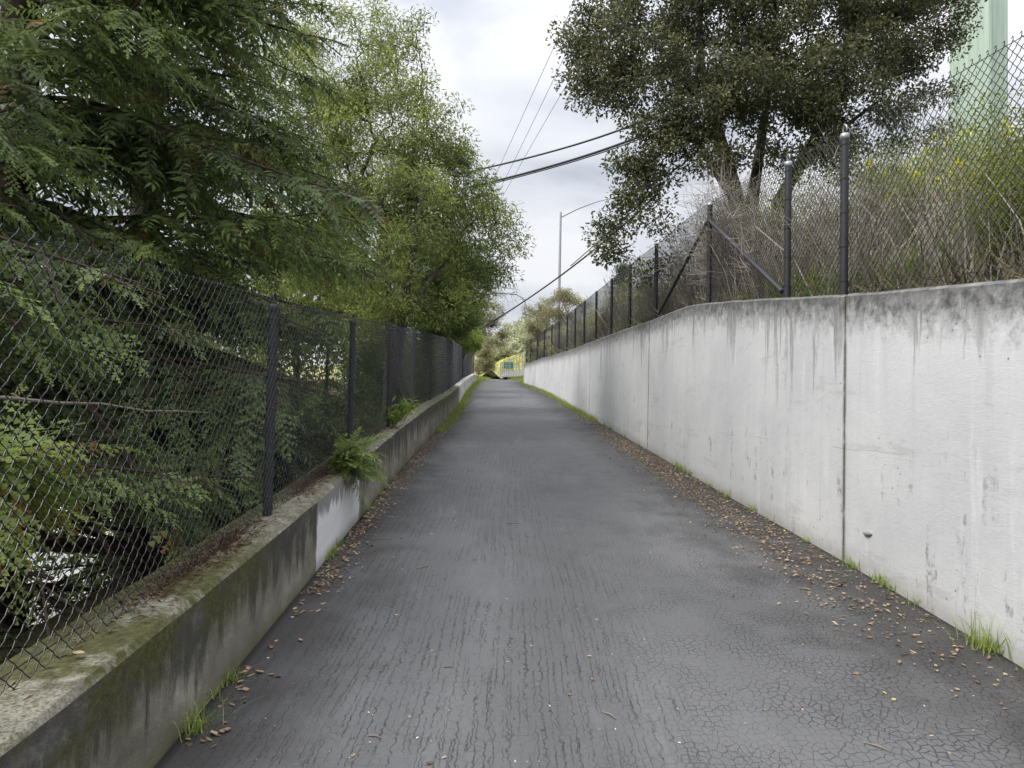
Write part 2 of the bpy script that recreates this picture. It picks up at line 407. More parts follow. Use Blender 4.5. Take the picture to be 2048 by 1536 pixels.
# --- the tall painted wall
def wall_concrete():
    t = NT('wall_concrete'); t.dims = '2D'
    X, Y, Z = t.sep()
    top = t.attr('dtop'); hb = t.attr('hbase')
    U = t.comb(Y, Z, X)
    base = t.ramp(t.noise(.8, U, 6, .6), (.3, (.57, .575, .585)), (.55, (.64, .643, .65)), (.75, (.69, .692, .696)))
    # pale vertical smears left by the paint roller
    sm = t.noise(3.0, t.comb(t.m_('MULTIPLY', Y, 2.2), t.m_('MULTIPLY', Z, .22), 0.0), 5, .7)
    base = t.mix(t.ss(sm, .56, .75, 0, .5), base, (.77, .775, .78))
    base = t.mix(t.ss(sm, .46, .28, 0, .35), base, (.50, .505, .52))
    # black runs coming down from the top
    su = t.comb(t.m_('MULTIPLY', Y, 1.0), t.m_('MULTIPLY', top, .06), 0.0)
    run = t.noise(7.0, su, 6, .75)
    run2 = t.noise(1.1, t.comb(Y, t.m_('MULTIPLY', top, .3), 3.0), 3)
    patch = t.noise(9.0, U, 6, .75)
    reach = t.m_('MULTIPLY', t.ss(run, .36, .72), t.ss(run2, .3, .68, .25, 1.25))
    reach = t.m_('MULTIPLY', reach, t.ss(t.noise(2.3, t.comb(Y, 4.0), 3), .35, .68, .35, 1.35))
    runm = t.m_('SUBTRACT', 1.0, t.m_('DIVIDE', top, t.m_('ADD', reach, .03)), clamp=True)
    runm = t.m_('MULTIPLY', t.m_('POWER', runm, .75), t.ss(patch, .2, .6, .45, 1.0))
    band = t.m_('MULTIPLY', t.ss(t.m_('ADD', top, t.m_('MULTIPLY', patch, .5)), .64, .26), 1.0)
    dirt = t.m_('MAXIMUM', runm, band)
    # grime spots low down
    low = t.m_('MULTIPLY', t.ss(t.noise(2.3, t.comb(t.m_('MULTIPLY', Y, 2.6), t.m_('MULTIPLY', Z, .6), 5.0), 5, .7), .57, .68), t.ss(patch, .45, .62))
    low = t.m_('MULTIPLY', low, t.ss(hb, 1.5, .3))
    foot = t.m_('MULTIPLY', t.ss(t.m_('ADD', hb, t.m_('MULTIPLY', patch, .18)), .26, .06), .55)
    col = t.mix(t.m_('MULTIPLY', dirt, .93), base, t.ramp(patch, (.3, (.05, .049, .047)), (.7, (.16, .158, .15))))
    col = t.mix(t.m_('MULTIPLY', low, .75), col, (.16, .155, .145))
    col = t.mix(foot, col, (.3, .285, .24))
    # formwork seams every 1.22 m, broken
    nzs = t.m_('MULTIPLY', t.m_('SUBTRACT', t.noise(1.5, U, 3), .5), .05)
    fz = t.m_('ABSOLUTE', t.m_('SUBTRACT', t.m_('FRACT', t.m_('DIVIDE', t.m_('ADD', t.m_('ADD', Z, nzs), -.06), 1.22)), .5))
    fz = t.m_('MULTIPLY', fz, t.ss(Z, .6, .7))
    seam = t.m_('MULTIPLY', t.ss(fz, .4955, .499), t.ss(t.noise(1.7, U, 4), .42, .6))
    fy = t.m_('ABSOLUTE', t.m_('SUBTRACT', t.m_('FRACT', t.m_('DIVIDE', t.m_('ADD', Y, 1.2), 2.44)), .5))
    seamv = t.m_('MULTIPLY', t.ss(fy, .4968, .4995), t.ss(t.noise(1.9, t.map(U, loc=(4, 4, 4)), 4), .45, .6))
    seam = t.m_('MAXIMUM', seam, t.m_('MULTIPLY', seamv, .7))
    col = t.mix(t.m_('MULTIPLY', seam, .55), col, (.33, .32, .30))
    jy = t.m_('ABSOLUTE', t.m_('SUBTRACT', t.m_('FRACT', t.m_('ADD', t.m_('DIVIDE', t.m_('SUBTRACT', Y, 5.72), 6.89), .5)), .5))
    jst = t.m_('MULTIPLY', t.ss(jy, .0065, .0012), t.ss(t.noise(5, U, 4, .7), .34, .56, .35, 1.0))
    col = t.mix(t.m_('MULTIPLY', jst, .75), col, (.13, .115, .085))
    scr = t.m_('MULTIPLY', t.ss(t.noise(1.2, t.comb(t.m_('MULTIPLY', Y, .6), t.m_('MULTIPLY', Z, 3.0)), 6, .75), .60, .66), .3)
    col = t.mix(scr, col, (.40, .395, .38))
    # air holes
    pit = t.m_('MULTIPLY', t.ss(t.vor(6.0, U), .055, .03), t.ss(t.noise(1.7, U, 2), .6, .66))
    col = t.mix(t.m_('MULTIPLY', pit, .8), col, (.12, .12, .12))
    trow = t.noise(26, t.map(U, scale=(.5, 1.4, 1)), 5, .6, 1.2)
    h = t.m_('ADD', t.m_('MULTIPLY', trow, .6), t.m_('MULTIPLY', t.noise(7, U, 3), .9))
    return t.done(col, t.lin(patch, .3, .7, .55, .8), t.bump(h, .45, .006), spec=.35)

# --- the low kerb wall: bare concrete, black algae, moss and one painted-over patch
def curb_concrete():
    t = NT('curb_concrete')
    X, Y, Z = t.sep()
    hb = t.attr('hbase'); dt = t.attr('dtop'); nx, ny, nzz = t.nrm()
    U = t.comb(Y, Z, X)
    topf = t.ss(nzz, .3, .7)
    n1 = t.noise(2.2, U, 6, .7); patch = t.noise(10, U, 6, .75); grit = t.noise(90, U, 3, .7)
    base = t.ramp(n1, (.3, (.125, .118, .095)), (.5, (.215, .203, .17)), (.7, (.36, .345, .305)))
    run = t.noise(6.0, t.comb(Y, t.m_('MULTIPLY', dt, .12), 0.0), 6, .75)
    runm = t.m_('MULTIPLY', t.ss(t.m_('ADD', run, t.lin(dt, 0, .5, .24, -.16)), .46, .62), t.ss(patch, .25, .55, .5, 1))
    runm = t.m_('MULTIPLY', runm, t.m_('SUBTRACT', 1.0, topf))
    col = t.mix(t.m_('MULTIPLY', runm, .88), base, (.045, .044, .040))
    # painted-over patch (a blotch with its own outline)
    py = t.m_('ADD', Y, t.m_('MULTIPLY', t.m_('SUBTRACT', t.noise(5, U, 4), .5), .12))
    pa = t.m_('MULTIPLY', t.ss(py, 5.12, 5.16), t.ss(py, 6.85, 6.75))
    pa = t.m_('MULTIPLY', pa, t.m_('SUBTRACT', 1.0, topf))
    drip = t.ss(t.m_('ADD', run, t.lin(dt, 0, .4, .28, -.3)), .5, .62)
    pcol = t.mix(t.m_('MULTIPLY', drip, .75), (.70, .70, .71), (.10, .10, .10))
    col = t.mix(pa, col, pcol)
    # gritty pale nose, mossy flat top
    col = t.mix(topf, col, t.ramp(t.m_('ADD', t.m_('MULTIPLY', patch, .5), t.m_('MULTIPLY', grit, .5)), (.34, (.06, .056, .036)), (.47, (.14, .130, .092)), (.6, (.35, .33, .265))))
    inn = t.attr('inn')
    mtop = t.m_('MULTIPLY', topf, t.ss(t.m_('ADD', inn, t.m_('MULTIPLY', t.m_('SUBTRACT', patch, .5), .36)), .2, .3))
    moss_c = t.ramp(t.noise(40, U, 4, .7), (.3, (.034, .036, .012)), (.5, (.068, .07, .022)), (.72, (.125, .125, .04)))
    mface = t.m_('MULTIPLY', t.ss(t.noise(1.9, U, 5, .75), .47, .58), t.ss(t.m_('ADD', dt, t.m_('MULTIPLY', patch, .2)), .5, .16))
    mface = t.m_('MULTIPLY', mface, t.m_('SUBTRACT', 1.0, pa))
    mface = t.m_('MAXIMUM', t.m_('MULTIPLY', mface, t.ss(Y, 4.6, 3.4)), t.m_('MULTIPLY', t.m_('MULTIPLY', t.ss(Y, 12, 16), t.ss(patch, .38, .58)), .75))
    col = t.mix(t.m_('MULTIPLY', t.m_('MAXIMUM', mtop, mface), .9), col, moss_c)
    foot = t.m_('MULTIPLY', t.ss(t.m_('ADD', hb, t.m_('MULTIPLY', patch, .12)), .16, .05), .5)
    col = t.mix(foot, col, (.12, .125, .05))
    # far end has been painted pale
    col = t.mix(t.m_('MULTIPLY', t.ss(Y, 22.5, 24), t.ss(t.noise(1.5, U, 4), .3, .48)), col, (.55, .54, .5))
    h = t.m_('ADD', t.m_('MULTIPLY', grit, .5), t.m_('MULTIPLY', patch, .8))
    return t.done(col, .85, t.bump(h, .55, .012), spec=.2)

def soil(name, a, b, c, sc=1.2):
    t = NT(name)
    n = t.noise(sc, None, 8, .7); g = t.noise(sc * 14, None, 4, .7)
    col = t.ramp(t.m_('ADD', t.m_('MULTIPLY', n, .6), t.m_('MULTIPLY', g, .4)), (.32, a), (.5, b), (.68, c))
    return t.done(col, .95, t.bump(g, .8, .05), spec=.1)

M = {}
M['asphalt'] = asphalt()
M['wall'] = wall_concrete()
M['curb'] = curb_concrete()
M['soil'] = soil('bank_soil', (.06, .055, .03), (.11, .10, .055), (.17, .16, .09))
M['lot'] = soil('pale_concrete_lot', (.66, .66, .66), (.74, .74, .74), (.80, .80, .79), .5)
M['black_vinyl'] = plain_mat('black_vinyl', (.014, .015, .017), .3, 0, .2)
M['black_post'] = plain_mat('black_post_paint', (.020, .021, .025), .5, 0, .25, 20)
M['grey_post'] = plain_mat('grey_post_paint', (.030, .031, .036), .5, 0, .15, 25)
M['weathered_wire'] = plain_mat('weathered_wire', (.045, .044, .044), .42, .2, .3, 30)
M['galv'] = plain_mat('galvanised_steel', (.38, .40, .41), .45, .6, .25, 40)
M['filler'] = plain_mat('joint_filler', (.10, .088, .062), .9, 0, .5, 18, .5)
M['cable'] = plain_mat('black_cable', (.02, .02, .022), .6)
M['thin_cable'] = plain_mat('grey_conductor', (.09, .09, .095), .6)
M['pole_steel'] = plain_mat('lamp_pole_steel', (.34, .355, .38), .5, .2, .1)
def weathered_green():
    t = NT('pale_green_paint'); X, Y, Z = t.sep()
    run = t.noise(3.0, t.comb(t.m_('MULTIPLY', X, 3.0), t.m_('MULTIPLY', Y, 3.0), t.m_('MULTIPLY', Z, .12)), 5, .7)
    col = t.ramp(run, (.3, (.30, .40, .32)), (.5, (.42, .53, .43)), (.75, (.50, .60, .50)))
    return t.done(col, .5, t.bump(t.noise(1.5), .1, .01))
M['green_paint'] = weathered_green()
M['white_paint'] = plain_mat('white_concrete', (.66, .66, .62), .75, 0, .1)
M['grey_conc'] = plain_mat('grey_concrete', (.27, .275, .27), .85, 0, .2, 6)
M['sign_green'] = plain_mat('sign_green', (.06, .13, .105), .5, 0, .05)
M['sign_white'] = plain_mat('sign_white', (.75, .78, .76), .5, 0, .03)
M['red_bark'] = bark_mat('redwood_bark', (.025, .016, .011), (.085, .052, .035))
M['grey_bark'] = bark_mat('grey_bark', (.025, .022, .018), (.095, .085, .072))
M['pale_bark'] = bark_mat('pale_bark', (.10, .092, .075), (.24, .22, .18))
M['dark_bark'] = bark_mat('oak_bark', (.012, .011, .010), (.055, .050, .044))
M['redwood_leaf'] = leaf_mat('redwood_needles', (0, (.036, .052, .020)), (.45, (.112, .158, .052)), (.75, (.215, .285, .085)), (.93, (.31, .39, .10)), (1, (.22, .11, .04)), trans=.38)
M['willow_leaf'] = leaf_mat('spring_leaves', (0, (.085, .11, .038)), (.5, (.195, .24, .078)), (1, (.40, .455, .13)), trans=.45)
M['bay_leaf'] = leaf_mat('bay_leaves', (0, (.045, .075, .025)), (.6, (.12, .175, .05)), (1, (.22, .29, .075)), trans=.35)
M['oak_leaf'] = leaf_mat('oak_leaves', (0, (.045, .049, .028)), (.6, (.118, .127, .06)), (1, (.27, .285, .12)), trans=.3, rough=.42, spec=.5)
M['bright_leaf'] = leaf_mat('bright_leaves', (0, (.11, .18, .035)), (1, (.30, .40, .08)), trans=.45)
M['olive_leaf'] = leaf_mat('olive_leaves', (0, (.15, .145, .07)), (.6, (.28, .27, .14)), (1, (.45, .43, .23)), trans=.4)
M['far_leaf'] = leaf_mat('far_leaves', (0, (.30, .33, .20)), (.6, (.44, .46, .30)), (1, (.58, .58, .42)), trans=.35)  # distance haze is put into these whitened leaf colours
M['pine_leaf'] = leaf_mat('pine_needles', (0, (.03, .05, .025)), (1, (.12, .17, .09)), trans=.2)
M['broom_leaf'] = leaf_mat('broom_leaves', (0, (.10, .135, .035)), (.7, (.235, .295, .07)), (1, (.38, .43, .12)), trans=.42)
M['flower'] = leaf_mat('yellow_flowers', (0, (.62, .54, .02)), (1, (.86, .80, .05)), trans=.3, hue=.505)
M['field_yellow'] = leaf_mat('yellow_meadow_flowers', (0, (.20, .22, .09)), (.4, (.52, .50, .16)), (1, (.86, .82, .32)), trans=.3, hue=.5)
M['red_leaf'] = leaf_mat('russet_leaves', (0, (.05, .02, .012)), (1, (.16, .06, .03)), trans=.3)
M['dry_stem'] = leaf_mat('dry_stems', (0, (.16, .135, .11)), (.6, (.33, .29, .245)), (1, (.50, .455, .39)), trans=.1, rough=.8, spec=.1)
M['straw'] = leaf_mat('straw', (0, (.15, .13, .075)), (1, (.40, .36, .24)), trans=.2, rough=.8, spec=.1)
M['grass'] = leaf_mat('grass_blades', (0, (.12, .19, .035)), (.6, (.26, .36, .07)), (1, (.46, .50, .16)), trans=.45)
M['dead_leaf'] = leaf_mat('dead_leaves', (0, (.10, .06, .035)), (.5, (.34, .235, .14)), (.85, (.52, .40, .26)), (1, (.48, .44, .16)), trans=.2, rough=.7, spec=.2)
M['needle_litter'] = leaf_mat('needle_litter', (0, (.05, .027, .017)), (.7, (.13, .075, .05)), (1, (.24, .15, .10)), trans=.1, rough=.9, spec=.1)
M['twig'] = plain_mat('twig_bark', (.20, .17, .14), .9, 0, .3)

# ------------------------------------------------------------------ ground sheet
def ground():
    ys = np.concatenate([np.arange(-8, 50, .8), np.arange(50, 140, 3), np.array([160, 200, 260, 340, 450])])
    rows = []
    for y in ys:
        xl, xr, zp = float(XL(y)), float(XR(y)), float(ZP(y))
        wt = float(WT(y)); zl = -3.0 + (0.03 * max(0, y - 15)); cb = float(CURB(y))
        end = np.clip((y - 43.9) / 3.0, 0, 1)
        zl = min(zl + max(0, y - 30) * .12, zp - .2)
        row = [(-400, zl + 2), (-120, zl), (-30, zl), (-12, zl), (min(-7.5, xl - 6), zl + .1), (min(-5.2, xl - 3.8), zl * .45 + zp * .55 - .6), (min(-3.2, xl - 1.8), zp - .35), (min(-2.2, xl - .8), zp - .02), (xl - .385, zp + cb * .55 * (1 - end) - .03),
               (xl - .02, zp - .03), (xr + .02, zp - .03)]
        g = .15 * (1 - end) + 1.8 * end
        bk = float(np.interp(y, [0, 6.5, 8.5, 10.5, 13, 17, 24, 40], [.4, .5, .85, 1.35, 1.35, .95, .55, .5]))
        zt = zp + wt - .12 - .1 * end
        row += [(xr + g, zt), (xr + g + .6, zt + .2), (xr + g + 1.6, zt + .72 * bk), (xr + g + 3, zt + 1.4 * bk), (xr + g + 5, zt + 1.8 * bk), (xr + g + 8, zt + 1.85 * bk), (xr + g + 14, zt + 1.9 * bk), (xr + g + 30, zt + 2.0), (140, zt + 2.5), (420, zt + 4)]
        rows.append([(x, y, z) for x, z in row])
    A = np.array(rows); nr, nc = A.shape[:2]
    A[:, 11:16, 2] += rng.normal(0, .05, (nr, 5)); A[:, 1:5, 2] += rng.normal(0, .05, (nr, 4))
    i = np.arange(nr - 1)[:, None] * nc; j = np.arange(nc - 1)[None]
    Q = np.stack([i + j, i + j + 1, i + nc + j + 1, i + nc + j], -1).reshape(-1, 4)
    link('ground', mesh_np('ground', A.reshape(-1, 3), Q, [M['soil']]), kind='structure')
    def zfun(x, y):
        k = int(np.clip(np.searchsorted(ys, y), 0, nr - 1))
        return float(np.interp(x, A[k, :, 0], A[k, :, 2]))
    return zfun
GZ = ground()
mb = MB()
mb.add([(-90, -10, -2.86), (-8.2, -10, -2.86), (-8.2, 15, -2.86), (-8.2, 34, -2.3), (-90, 34, -2.3), (-90, 15, -2.86)], [(0, 1, 2, 5), (5, 2, 3, 4)])
link('parking_lot', mb.mesh('parking_lot', M['lot']), kind='structure')

# ------------------------------------------------------------------ path
def path():
    ys = np.concatenate([np.arange(-5, 50, .25), np.arange(50, 141, 1.0)])
    nc = 15
    V, E_, S_ = [], [], []
    for y in ys:
        xl, xr = float(XL(y)) + .006, float(XR(y)) - .006
        for k in range(nc):
            f = k / (nc - 1); f = f if k not in (1, nc - 2) else (.025 if k == 1 else .975)
            x = xl + f * (xr - xl); e = min(x - xl, xr - x)
            z = float(ZP(y)) - .004 + .02 * math.sin(math.pi * f) - .012 * math.exp(-e * 14)
            V.append((x, y, z)); E_.append(e); S_.append(f)
    nr = len(ys); i = np.arange(nr - 1)[:, None] * nc; j = np.arange(nc - 1)[None]
    Q = np.stack([i + j, i + j + 1, i + nc + j + 1, i + nc + j], -1).reshape(-1, 4)
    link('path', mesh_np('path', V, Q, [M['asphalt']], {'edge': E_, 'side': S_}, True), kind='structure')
path()
def path_z(x, y):
    xl, xr = XL(y), XR(y); f = np.clip((x - xl) / (xr - xl), 0, 1); e = np.minimum(x - xl, xr - x)
    return SL * y - .004 + .02 * np.sin(math.pi * f) - .012 * np.exp(-np.maximum(e, 0) * 14)

# ------------------------------------------------------------------ tall wall, cast in panels
WALL_T = .26
def wall_section(y, jit=0.0):
    xr, zb = float(XR(y)), float(SL * y); zt = zb + float(WT(y)); H = zt - zb
    rowsf = np.linspace(0, 1, 7)
    P = [(xr + .004, y, zb - .25)] + [(xr, y, zb + f * (H - .02)) for f in rowsf] + [(xr + .018, y, zt), (xr + WALL_T - .02, y, zt), (xr + WALL_T, y, zt - .02), (xr + WALL_T, y, zt - .8)]
    dt = [H + .25] + [H - f * (H - .02) for f in rowsf] + [0, 0, .02, .8]
    hb = [0] + [f * (H - .02) for f in rowsf] + [H, H, H, H]
    return P, dt, hb
wall = empty('retaining_wall', (float(XR(6)), 6, float(ZP(6))), 'tall pale grey concrete retaining wall with dark runs beneath its top edge', 'wall')
w0 = np.array(wall.location)
JY = [-5.0, 5.72, 12.6, 19.5, 26.4, 33.3, 43.9]
for a, b in zip(JY[:-1], JY[1:]):
    ya, yb = a + (.013 if a > 0 else 0), b - .013
    ys = np.linspace(ya, yb, int((yb - ya) / .45) + 2)
    V, D, Hh = [], [], []
    for y in ys:
        p, d, h = wall_section(y); V += p; D += d; Hh += h
    nc = len(p); nr = len(ys)
    V = np.array(V)
    # the top arris is slightly ragged
    idx = np.arange(nr)[:, None] * nc + np.array([7, 8])[None]
    V[idx, 2] += rng.normal(0, .004, (nr, 1))
    i = np.arange(nr - 1)[:, None] * nc; j = np.arange(nc - 1)[None]
    Q = np.stack([i + j, i + nc + j, i + nc + j + 1, i + j + 1], -1).reshape(-1, 4)
    endc = [np.arange(nc)[None], (np.arange(nc) + (nr - 1) * nc)[::-1][None]]
    link('panel', mesh_np('wall_panel', V - w0, [Q] + endc, [M['wall']], {'dtop': D, 'hbase': Hh}), wall)
for y in JY[1:-1]:
    mb = MB(); xr, zb = float(XR(y)), float(ZP(y)); zt = zb + float(WT(y))
    mb.box((xr + .02, y - .0125, zb - .1), (xr + WALL_T - .01, y + .0125, zt - .012))
    link('joint_filler', mb.mesh('joint_filler', M['filler'], origin=w0), wall)
# a lump of mortar stuck to the wall near the joint
p = at(1717, 1067, 5.35); p[0] = float(XR(5.4))
lump = MB(); th = np.linspace(0, 2 * math.pi, 11)[:-1]
ring = lambda r, x: np.stack([np.full(10, x), .065 * r * np.cos(th) * (1 + .15 * np.sin(3 * th)), .02 * r * np.sin(th) - .1 * .065 * r * np.cos(th)], -1)
lump.add(np.concatenate([ring(1, .004), ring(.85, -.012), ring(.4, -.02)]), [(k + o * 10, (k + 1) % 10 + o * 10, (k + 1) % 10 + 10 + o * 10, k + 10 + o * 10) for o in (0, 1) for k in range(10)], [tuple(range(20, 30))])
me = lump.mesh('mortar_lump', M['grey_conc']); o = link('mortar_lump', me, wall, loc=Vector(p) - wall.location)

# ------------------------------------------------------------------ low kerb wall
CW = .37
curb = empty('kerb_wall', (float(XL(4)), 4, float(ZP(4))), 'low mossy concrete kerb wall carrying the black fence', 'wall')
c0 = np.array(curb.location)
CJ = [-5, 8.1, 13.6, 19.2, 24.6, 30.2, 36, 44.5]
for a, b in zip(CJ[:-1], CJ[1:]):
    ys = np.linspace(a + .004, b - .004, int((b - a) / .3) + 2)
    V, D, Hh, I = [], [], [], []
    for y in ys:
        xl, zb, h = float(XL(y)), float(SL * y), float(CURB(y))
        f = np.linspace(0, 1, 5)
        p = [(xl, y, zb - .25)] + [(xl - .004 * q, y, zb + q * (h - .022)) for q in f] + [(xl - .026, y, zb + h), (xl - .1, y, zb + h + .003), (xl - .19, y, zb + h + .004), (xl - .28, y, zb + h), (xl - CW + .015, y, zb + h - .004), (xl - CW, y, zb + h - .03), (xl - CW, y, zb - .5)]
        V += p; D += [h] + list(h - f * (h - .022)) + [0] * 7; Hh += [0] + list(f * h) + [h] * 7
        I += [0] * 6 + [.02, .1, .19, .28, .36, .4, .4]
    nc = len(p); nr = len(ys); V = np.array(V)
    V[:, 2] += rng.normal(0, .0022, len(V)); V[:, 0] += rng.normal(0, .0018, len(V))
    i = np.arange(nr - 1)[:, None] * nc; j = np.arange(nc - 1)[None]
    Q = np.stack([i + j, i + j + 1, i + nc + j + 1, i + nc + j], -1).reshape(-1, 4)
    endc = [np.arange(nc)[::-1][None], (np.arange(nc) + (nr - 1) * nc)[None]]
    link('panel', mesh_np('kerb_panel', V - c0, [Q] + endc, [M['curb']], {'dtop': D, 'hbase': Hh, 'inn': I}), curb)

# ------------------------------------------------------------------ chain-link fences
def chain_panel(pos, nrm, s0, s1, H, wr, near, pitch=.0355, wav=0.0, hstep=.036):
    """pos(s)->(x,y,z of the foot); the wires are woven zigzags, one beside the other"""
    n = max(2, int(round((s1 - s0) / pitch))); m = int(round(H / hstep))
    m += m % 2
    w = (s1 - s0) / n; h = H / m
    k = np.arange(n)[:, None]; j = np.arange(m + 1)[None]
    S = s0 + (k + ((j + k) & 1)) * w
    base = pos(S.ravel()).reshape(n, m + 1, 3)
    if wav:
        N0 = nrm(S.ravel()).reshape(n, m + 1, 3)
        base = base + N0 * (wav * (np.sin(S * 2.1) * np.sin(j * h * 3.0) + .5 * np.sin(S * 5.3 + 1)))[..., None]
    nodes = base.copy(); nodes[..., 2] += j * h
    V, F = [], []
    if near:
        N = nrm(S.ravel()).reshape(n, m + 1, 3)
        mid = (nodes[:, :-1] + nodes[:, 1:]) / 2
        sg = np.where(((j[:, :-1] + k) & 1) == 0, 1.0, -1.0)[..., None]
        mid = mid + sg * .0045 * (N[:, :-1])
        a = nodes[:, :-1].reshape(-1, 3); b = mid.reshape(-1, 3); c = nodes[:, 1:].reshape(-1, 3)
        P0 = np.concatenate([a, b]); P1 = np.concatenate([b, c])
        # knuckled ends bent over along the top and bottom
        V1, Q1 = prisms(P0, P1, wr, 3)
        tip = nodes[:, -1] + np.array([0, 0, .022]); tip2 = tip + nrm(S[:, -1]) * .012 - np.array([0, 0, .016])
        V2, Q2 = prisms(np.concatenate([nodes[:, -1], tip]), np.concatenate([tip, tip2]), wr, 3)
        return np.concatenate([V1, V2]), np.concatenate([Q1, Q2 + len(V1)])
    a = nodes[:, :-1].reshape(-1, 3); c = nodes[:, 1:].reshape(-1, 3)
    return prisms(a, c, wr, 3)

def build_fence(name, label, pos, nrm, posts, H, near_to, mesh_mat, wr, bays, post_mat, cap_mat, post_r, mesh_off, cap_kind, wire_mat, s_end):
    y0 = posts[0]
    o = np.asarray(pos(np.array([y0])))[0]
    fence = empty(name, o, label, 'fence')
    pm = lambda s: pos(s) + nrm(s) * mesh_off
    for a, b in zip(bays[:-1], bays[1:]):
        lod = 1.0 if b < 16 else 1.8
        V, Q = chain_panel(lambda s: pm(s) + np.array([0, 0, .03]), nrm, a, b, H - .05, wr * lod, b <= near_to, .0355 * lod, .006, .036 * lod)
        link('mesh_panel', mesh_np('mesh_panel', V - o, [Q], [mesh_mat], None, True), fence)
    s = np.arange(bays[0], bays[-1], .3)
    for zz, nm in ((H - .035, 'top_wire'), (.09, 'bottom_wire')):
        mb = MB(); P = pm(s) - nrm(s) * .006; P[:, 2] += zz + .006 * np.sin(s * 2.3); mb.tube(P, wr * 1.1, 4)
        link(nm, mb.mesh(nm, wire_mat, smooth_shade=True, origin=o), fence)
    for y in posts:
        f = np.asarray(pos(np.array([y])))[0]; T = nrm(np.array([y]))[0]
        mb = MB(); hp = H - .06
        mb.tube([f + (0, 0, -.12), f + (0, 0, hp * .5), f + (0, 0, hp)], post_r, 14)
        po = link('post', mb.mesh('post', post_mat if y < 12 else M['black_post'], smooth_shade=True, origin=f), fence, loc=Vector(f - o))
        cp = MB()
        if cap_kind(y) == 'loop':
            cp.tube([f + (0, 0, hp - .05), f + (0, 0, hp - .045), f + (0, 0, hp), f + (0, 0, hp + .006)], [post_r * .9, post_r * 1.14, post_r * 1.12, post_r * .6], 14)
            a = np.linspace(0, math.pi, 9)
            along = np.array([-T[1], T[0], 0])
            L = np.array([f + np.array([0, 0, hp + .004]) + along * (post_r * .9) * math.cos(q) + np.array([0, 0, 1]) * (.035 + .038 * math.sin(q)) for q in a])
            L = np.concatenate([[L[0] - (0, 0, .03)], L, [L[-1] - (0, 0, .03)]])
            cp.tube(L, .008, 6)
        else:
            cp.tube([f + (0, 0, hp - .03), f + (0, 0, hp + .004), f + (0, 0, hp + .012)], [post_r * 1.06, post_r * 1.06, post_r * .4], 12)
        link('post_cap', cp.mesh('post_cap', cap_mat if y < 12 else M['black_post'], smooth_shade=True, origin=f), po)
        if y < 15:
            for zz in np.linspace(.12, hp - .1, 5):
                tw = MB(); a = np.linspace(0, 2 * math.pi, 13)
                tw.tube(np.stack([f[0] + (post_r + .003) * np.cos(a), f[1] + (post_r + .003) * np.sin(a), f[2] + zz + .006 * np.cos(a + 1)], -1), .0022, 4, cap=False)
                link('tie_wire', tw.mesh('tie_wire', mesh_mat, origin=f), po)
    return fence, o

FH = 1.42
lpos = lambda s: np.stack([XL(s) - .19, s, SL * s + CURB(s)], -1)
def side_n(fn, sgn):
    def f(s):
        s = np.asarray(s, float); d = (fn(s + .3) - fn(s - .3)) / .6
        n = np.stack([np.ones_like(s), -d, np.zeros_like(s)], -1); n /= np.linalg.norm(n, axis=1)[:, None]
        return n * sgn
    return f
lposts = [-.72, 1.93, 4.58, 7.22, 9.75, 12.4, 15.05, 17.75, 20.4, 23.0, 25.7, 28.4, 31.0, 33.7, 36.4, 39.1, 41.8, 44.3]
fl, _ = build_fence('chain_link_fence', 'black chain link fence on the low mossy kerb wall, in front of the redwoods', lpos, side_n(XL, 1), lposts, FH, 7.3, M['black_vinyl'], .0022,
                    [.6] + lposts[1:], M['black_post'], M['black_post'], .030, .034, lambda y: 'loop', M['black_vinyl'], 44)
RB = .13
rpos = lambda s: np.stack([XR(s) + RB, s, SL * s + WT(s)], -1)
rposts = [3.1, 6.01, 7.13, 9.64, 12.71, 14.99, 17.14, 19.43, 21.6, 23.9, 26.4, 29.3, 32.3, 35.2, 38.2, 41.0, 43.6]
fr, fro = build_fence('chain_link_fence', 'weathered chain link fence with dark posts along the top of the tall wall', rpos, side_n(XR, -1), rposts, 1.45, 9.7, M['weathered_wire'], .0026,
                      [2.2] + rposts, M['grey_post'], M['galv'], .034, -.040, lambda y: 'loop' if y < 9 else 'flat', M['weathered_wire'], 44)
def brace(ya, yb, za, zb, mat):
    a = np.asarray(rpos(np.array([ya])))[0] + (-.01, 0, za); b = np.asarray(rpos(np.array([yb])))[0] + (-.01, 0, zb)
    mb = MB(); mb.tube([a, (a + b) / 2, b], .026, 12)
    link('brace', mb.mesh('brace', mat, smooth_shade=True, origin=fro), fr)
brace(9.60, 7.22, 1.14, .07, M['grey_post'])
brace(9.72, 12.5, 1.14, .07, M['black_post'])

# ------------------------------------------------------------------ foliage templates
def blade_template(n_need, length=.10, w=.012, full=False):
    """one flat redwood shoot along +X: needles in two ranks"""
    V, F = [], []
    for i in range(n_need):
        f = (i + .3) / n_need
        x = length * f
        l = w * (.75 + .5 * math.sin(math.pi * min(1, f + .15)))
        b = length / n_need * .5
        for s in (-1, 1):
            k = len(V)
            if full:
                V += [(x - b, 0, 0), (x + b * .7, 0, 0), (x + l * .75 + b * .5, s * l, -.002), (x + l * .6 - b * .6, s * l * .9, -.002)]
                F += [(k, k + 1, k + 2), (k, k + 2, k + 3)] if s < 0 else [(k + 1, k, k + 2), (k + 2, k, k + 3)]
            else:
                V += [(x - b, 0, 0), (x + b, 0, 0), (x + l * .75, s * l, -.002)]
                F.append((k, k + 1, k + 2) if s < 0 else (k + 1, k, k + 2))
    return np.array(V), np.array(F)

def kite_template(length, w, fold=.15):
    return np.array([(0, 0, 0), (length * .42, -w / 2, fold * w), (length, 0, -.1 * length), (length * .42, w / 2, fold * w)]), np.array([(0, 1, 2), (0, 2, 3)])

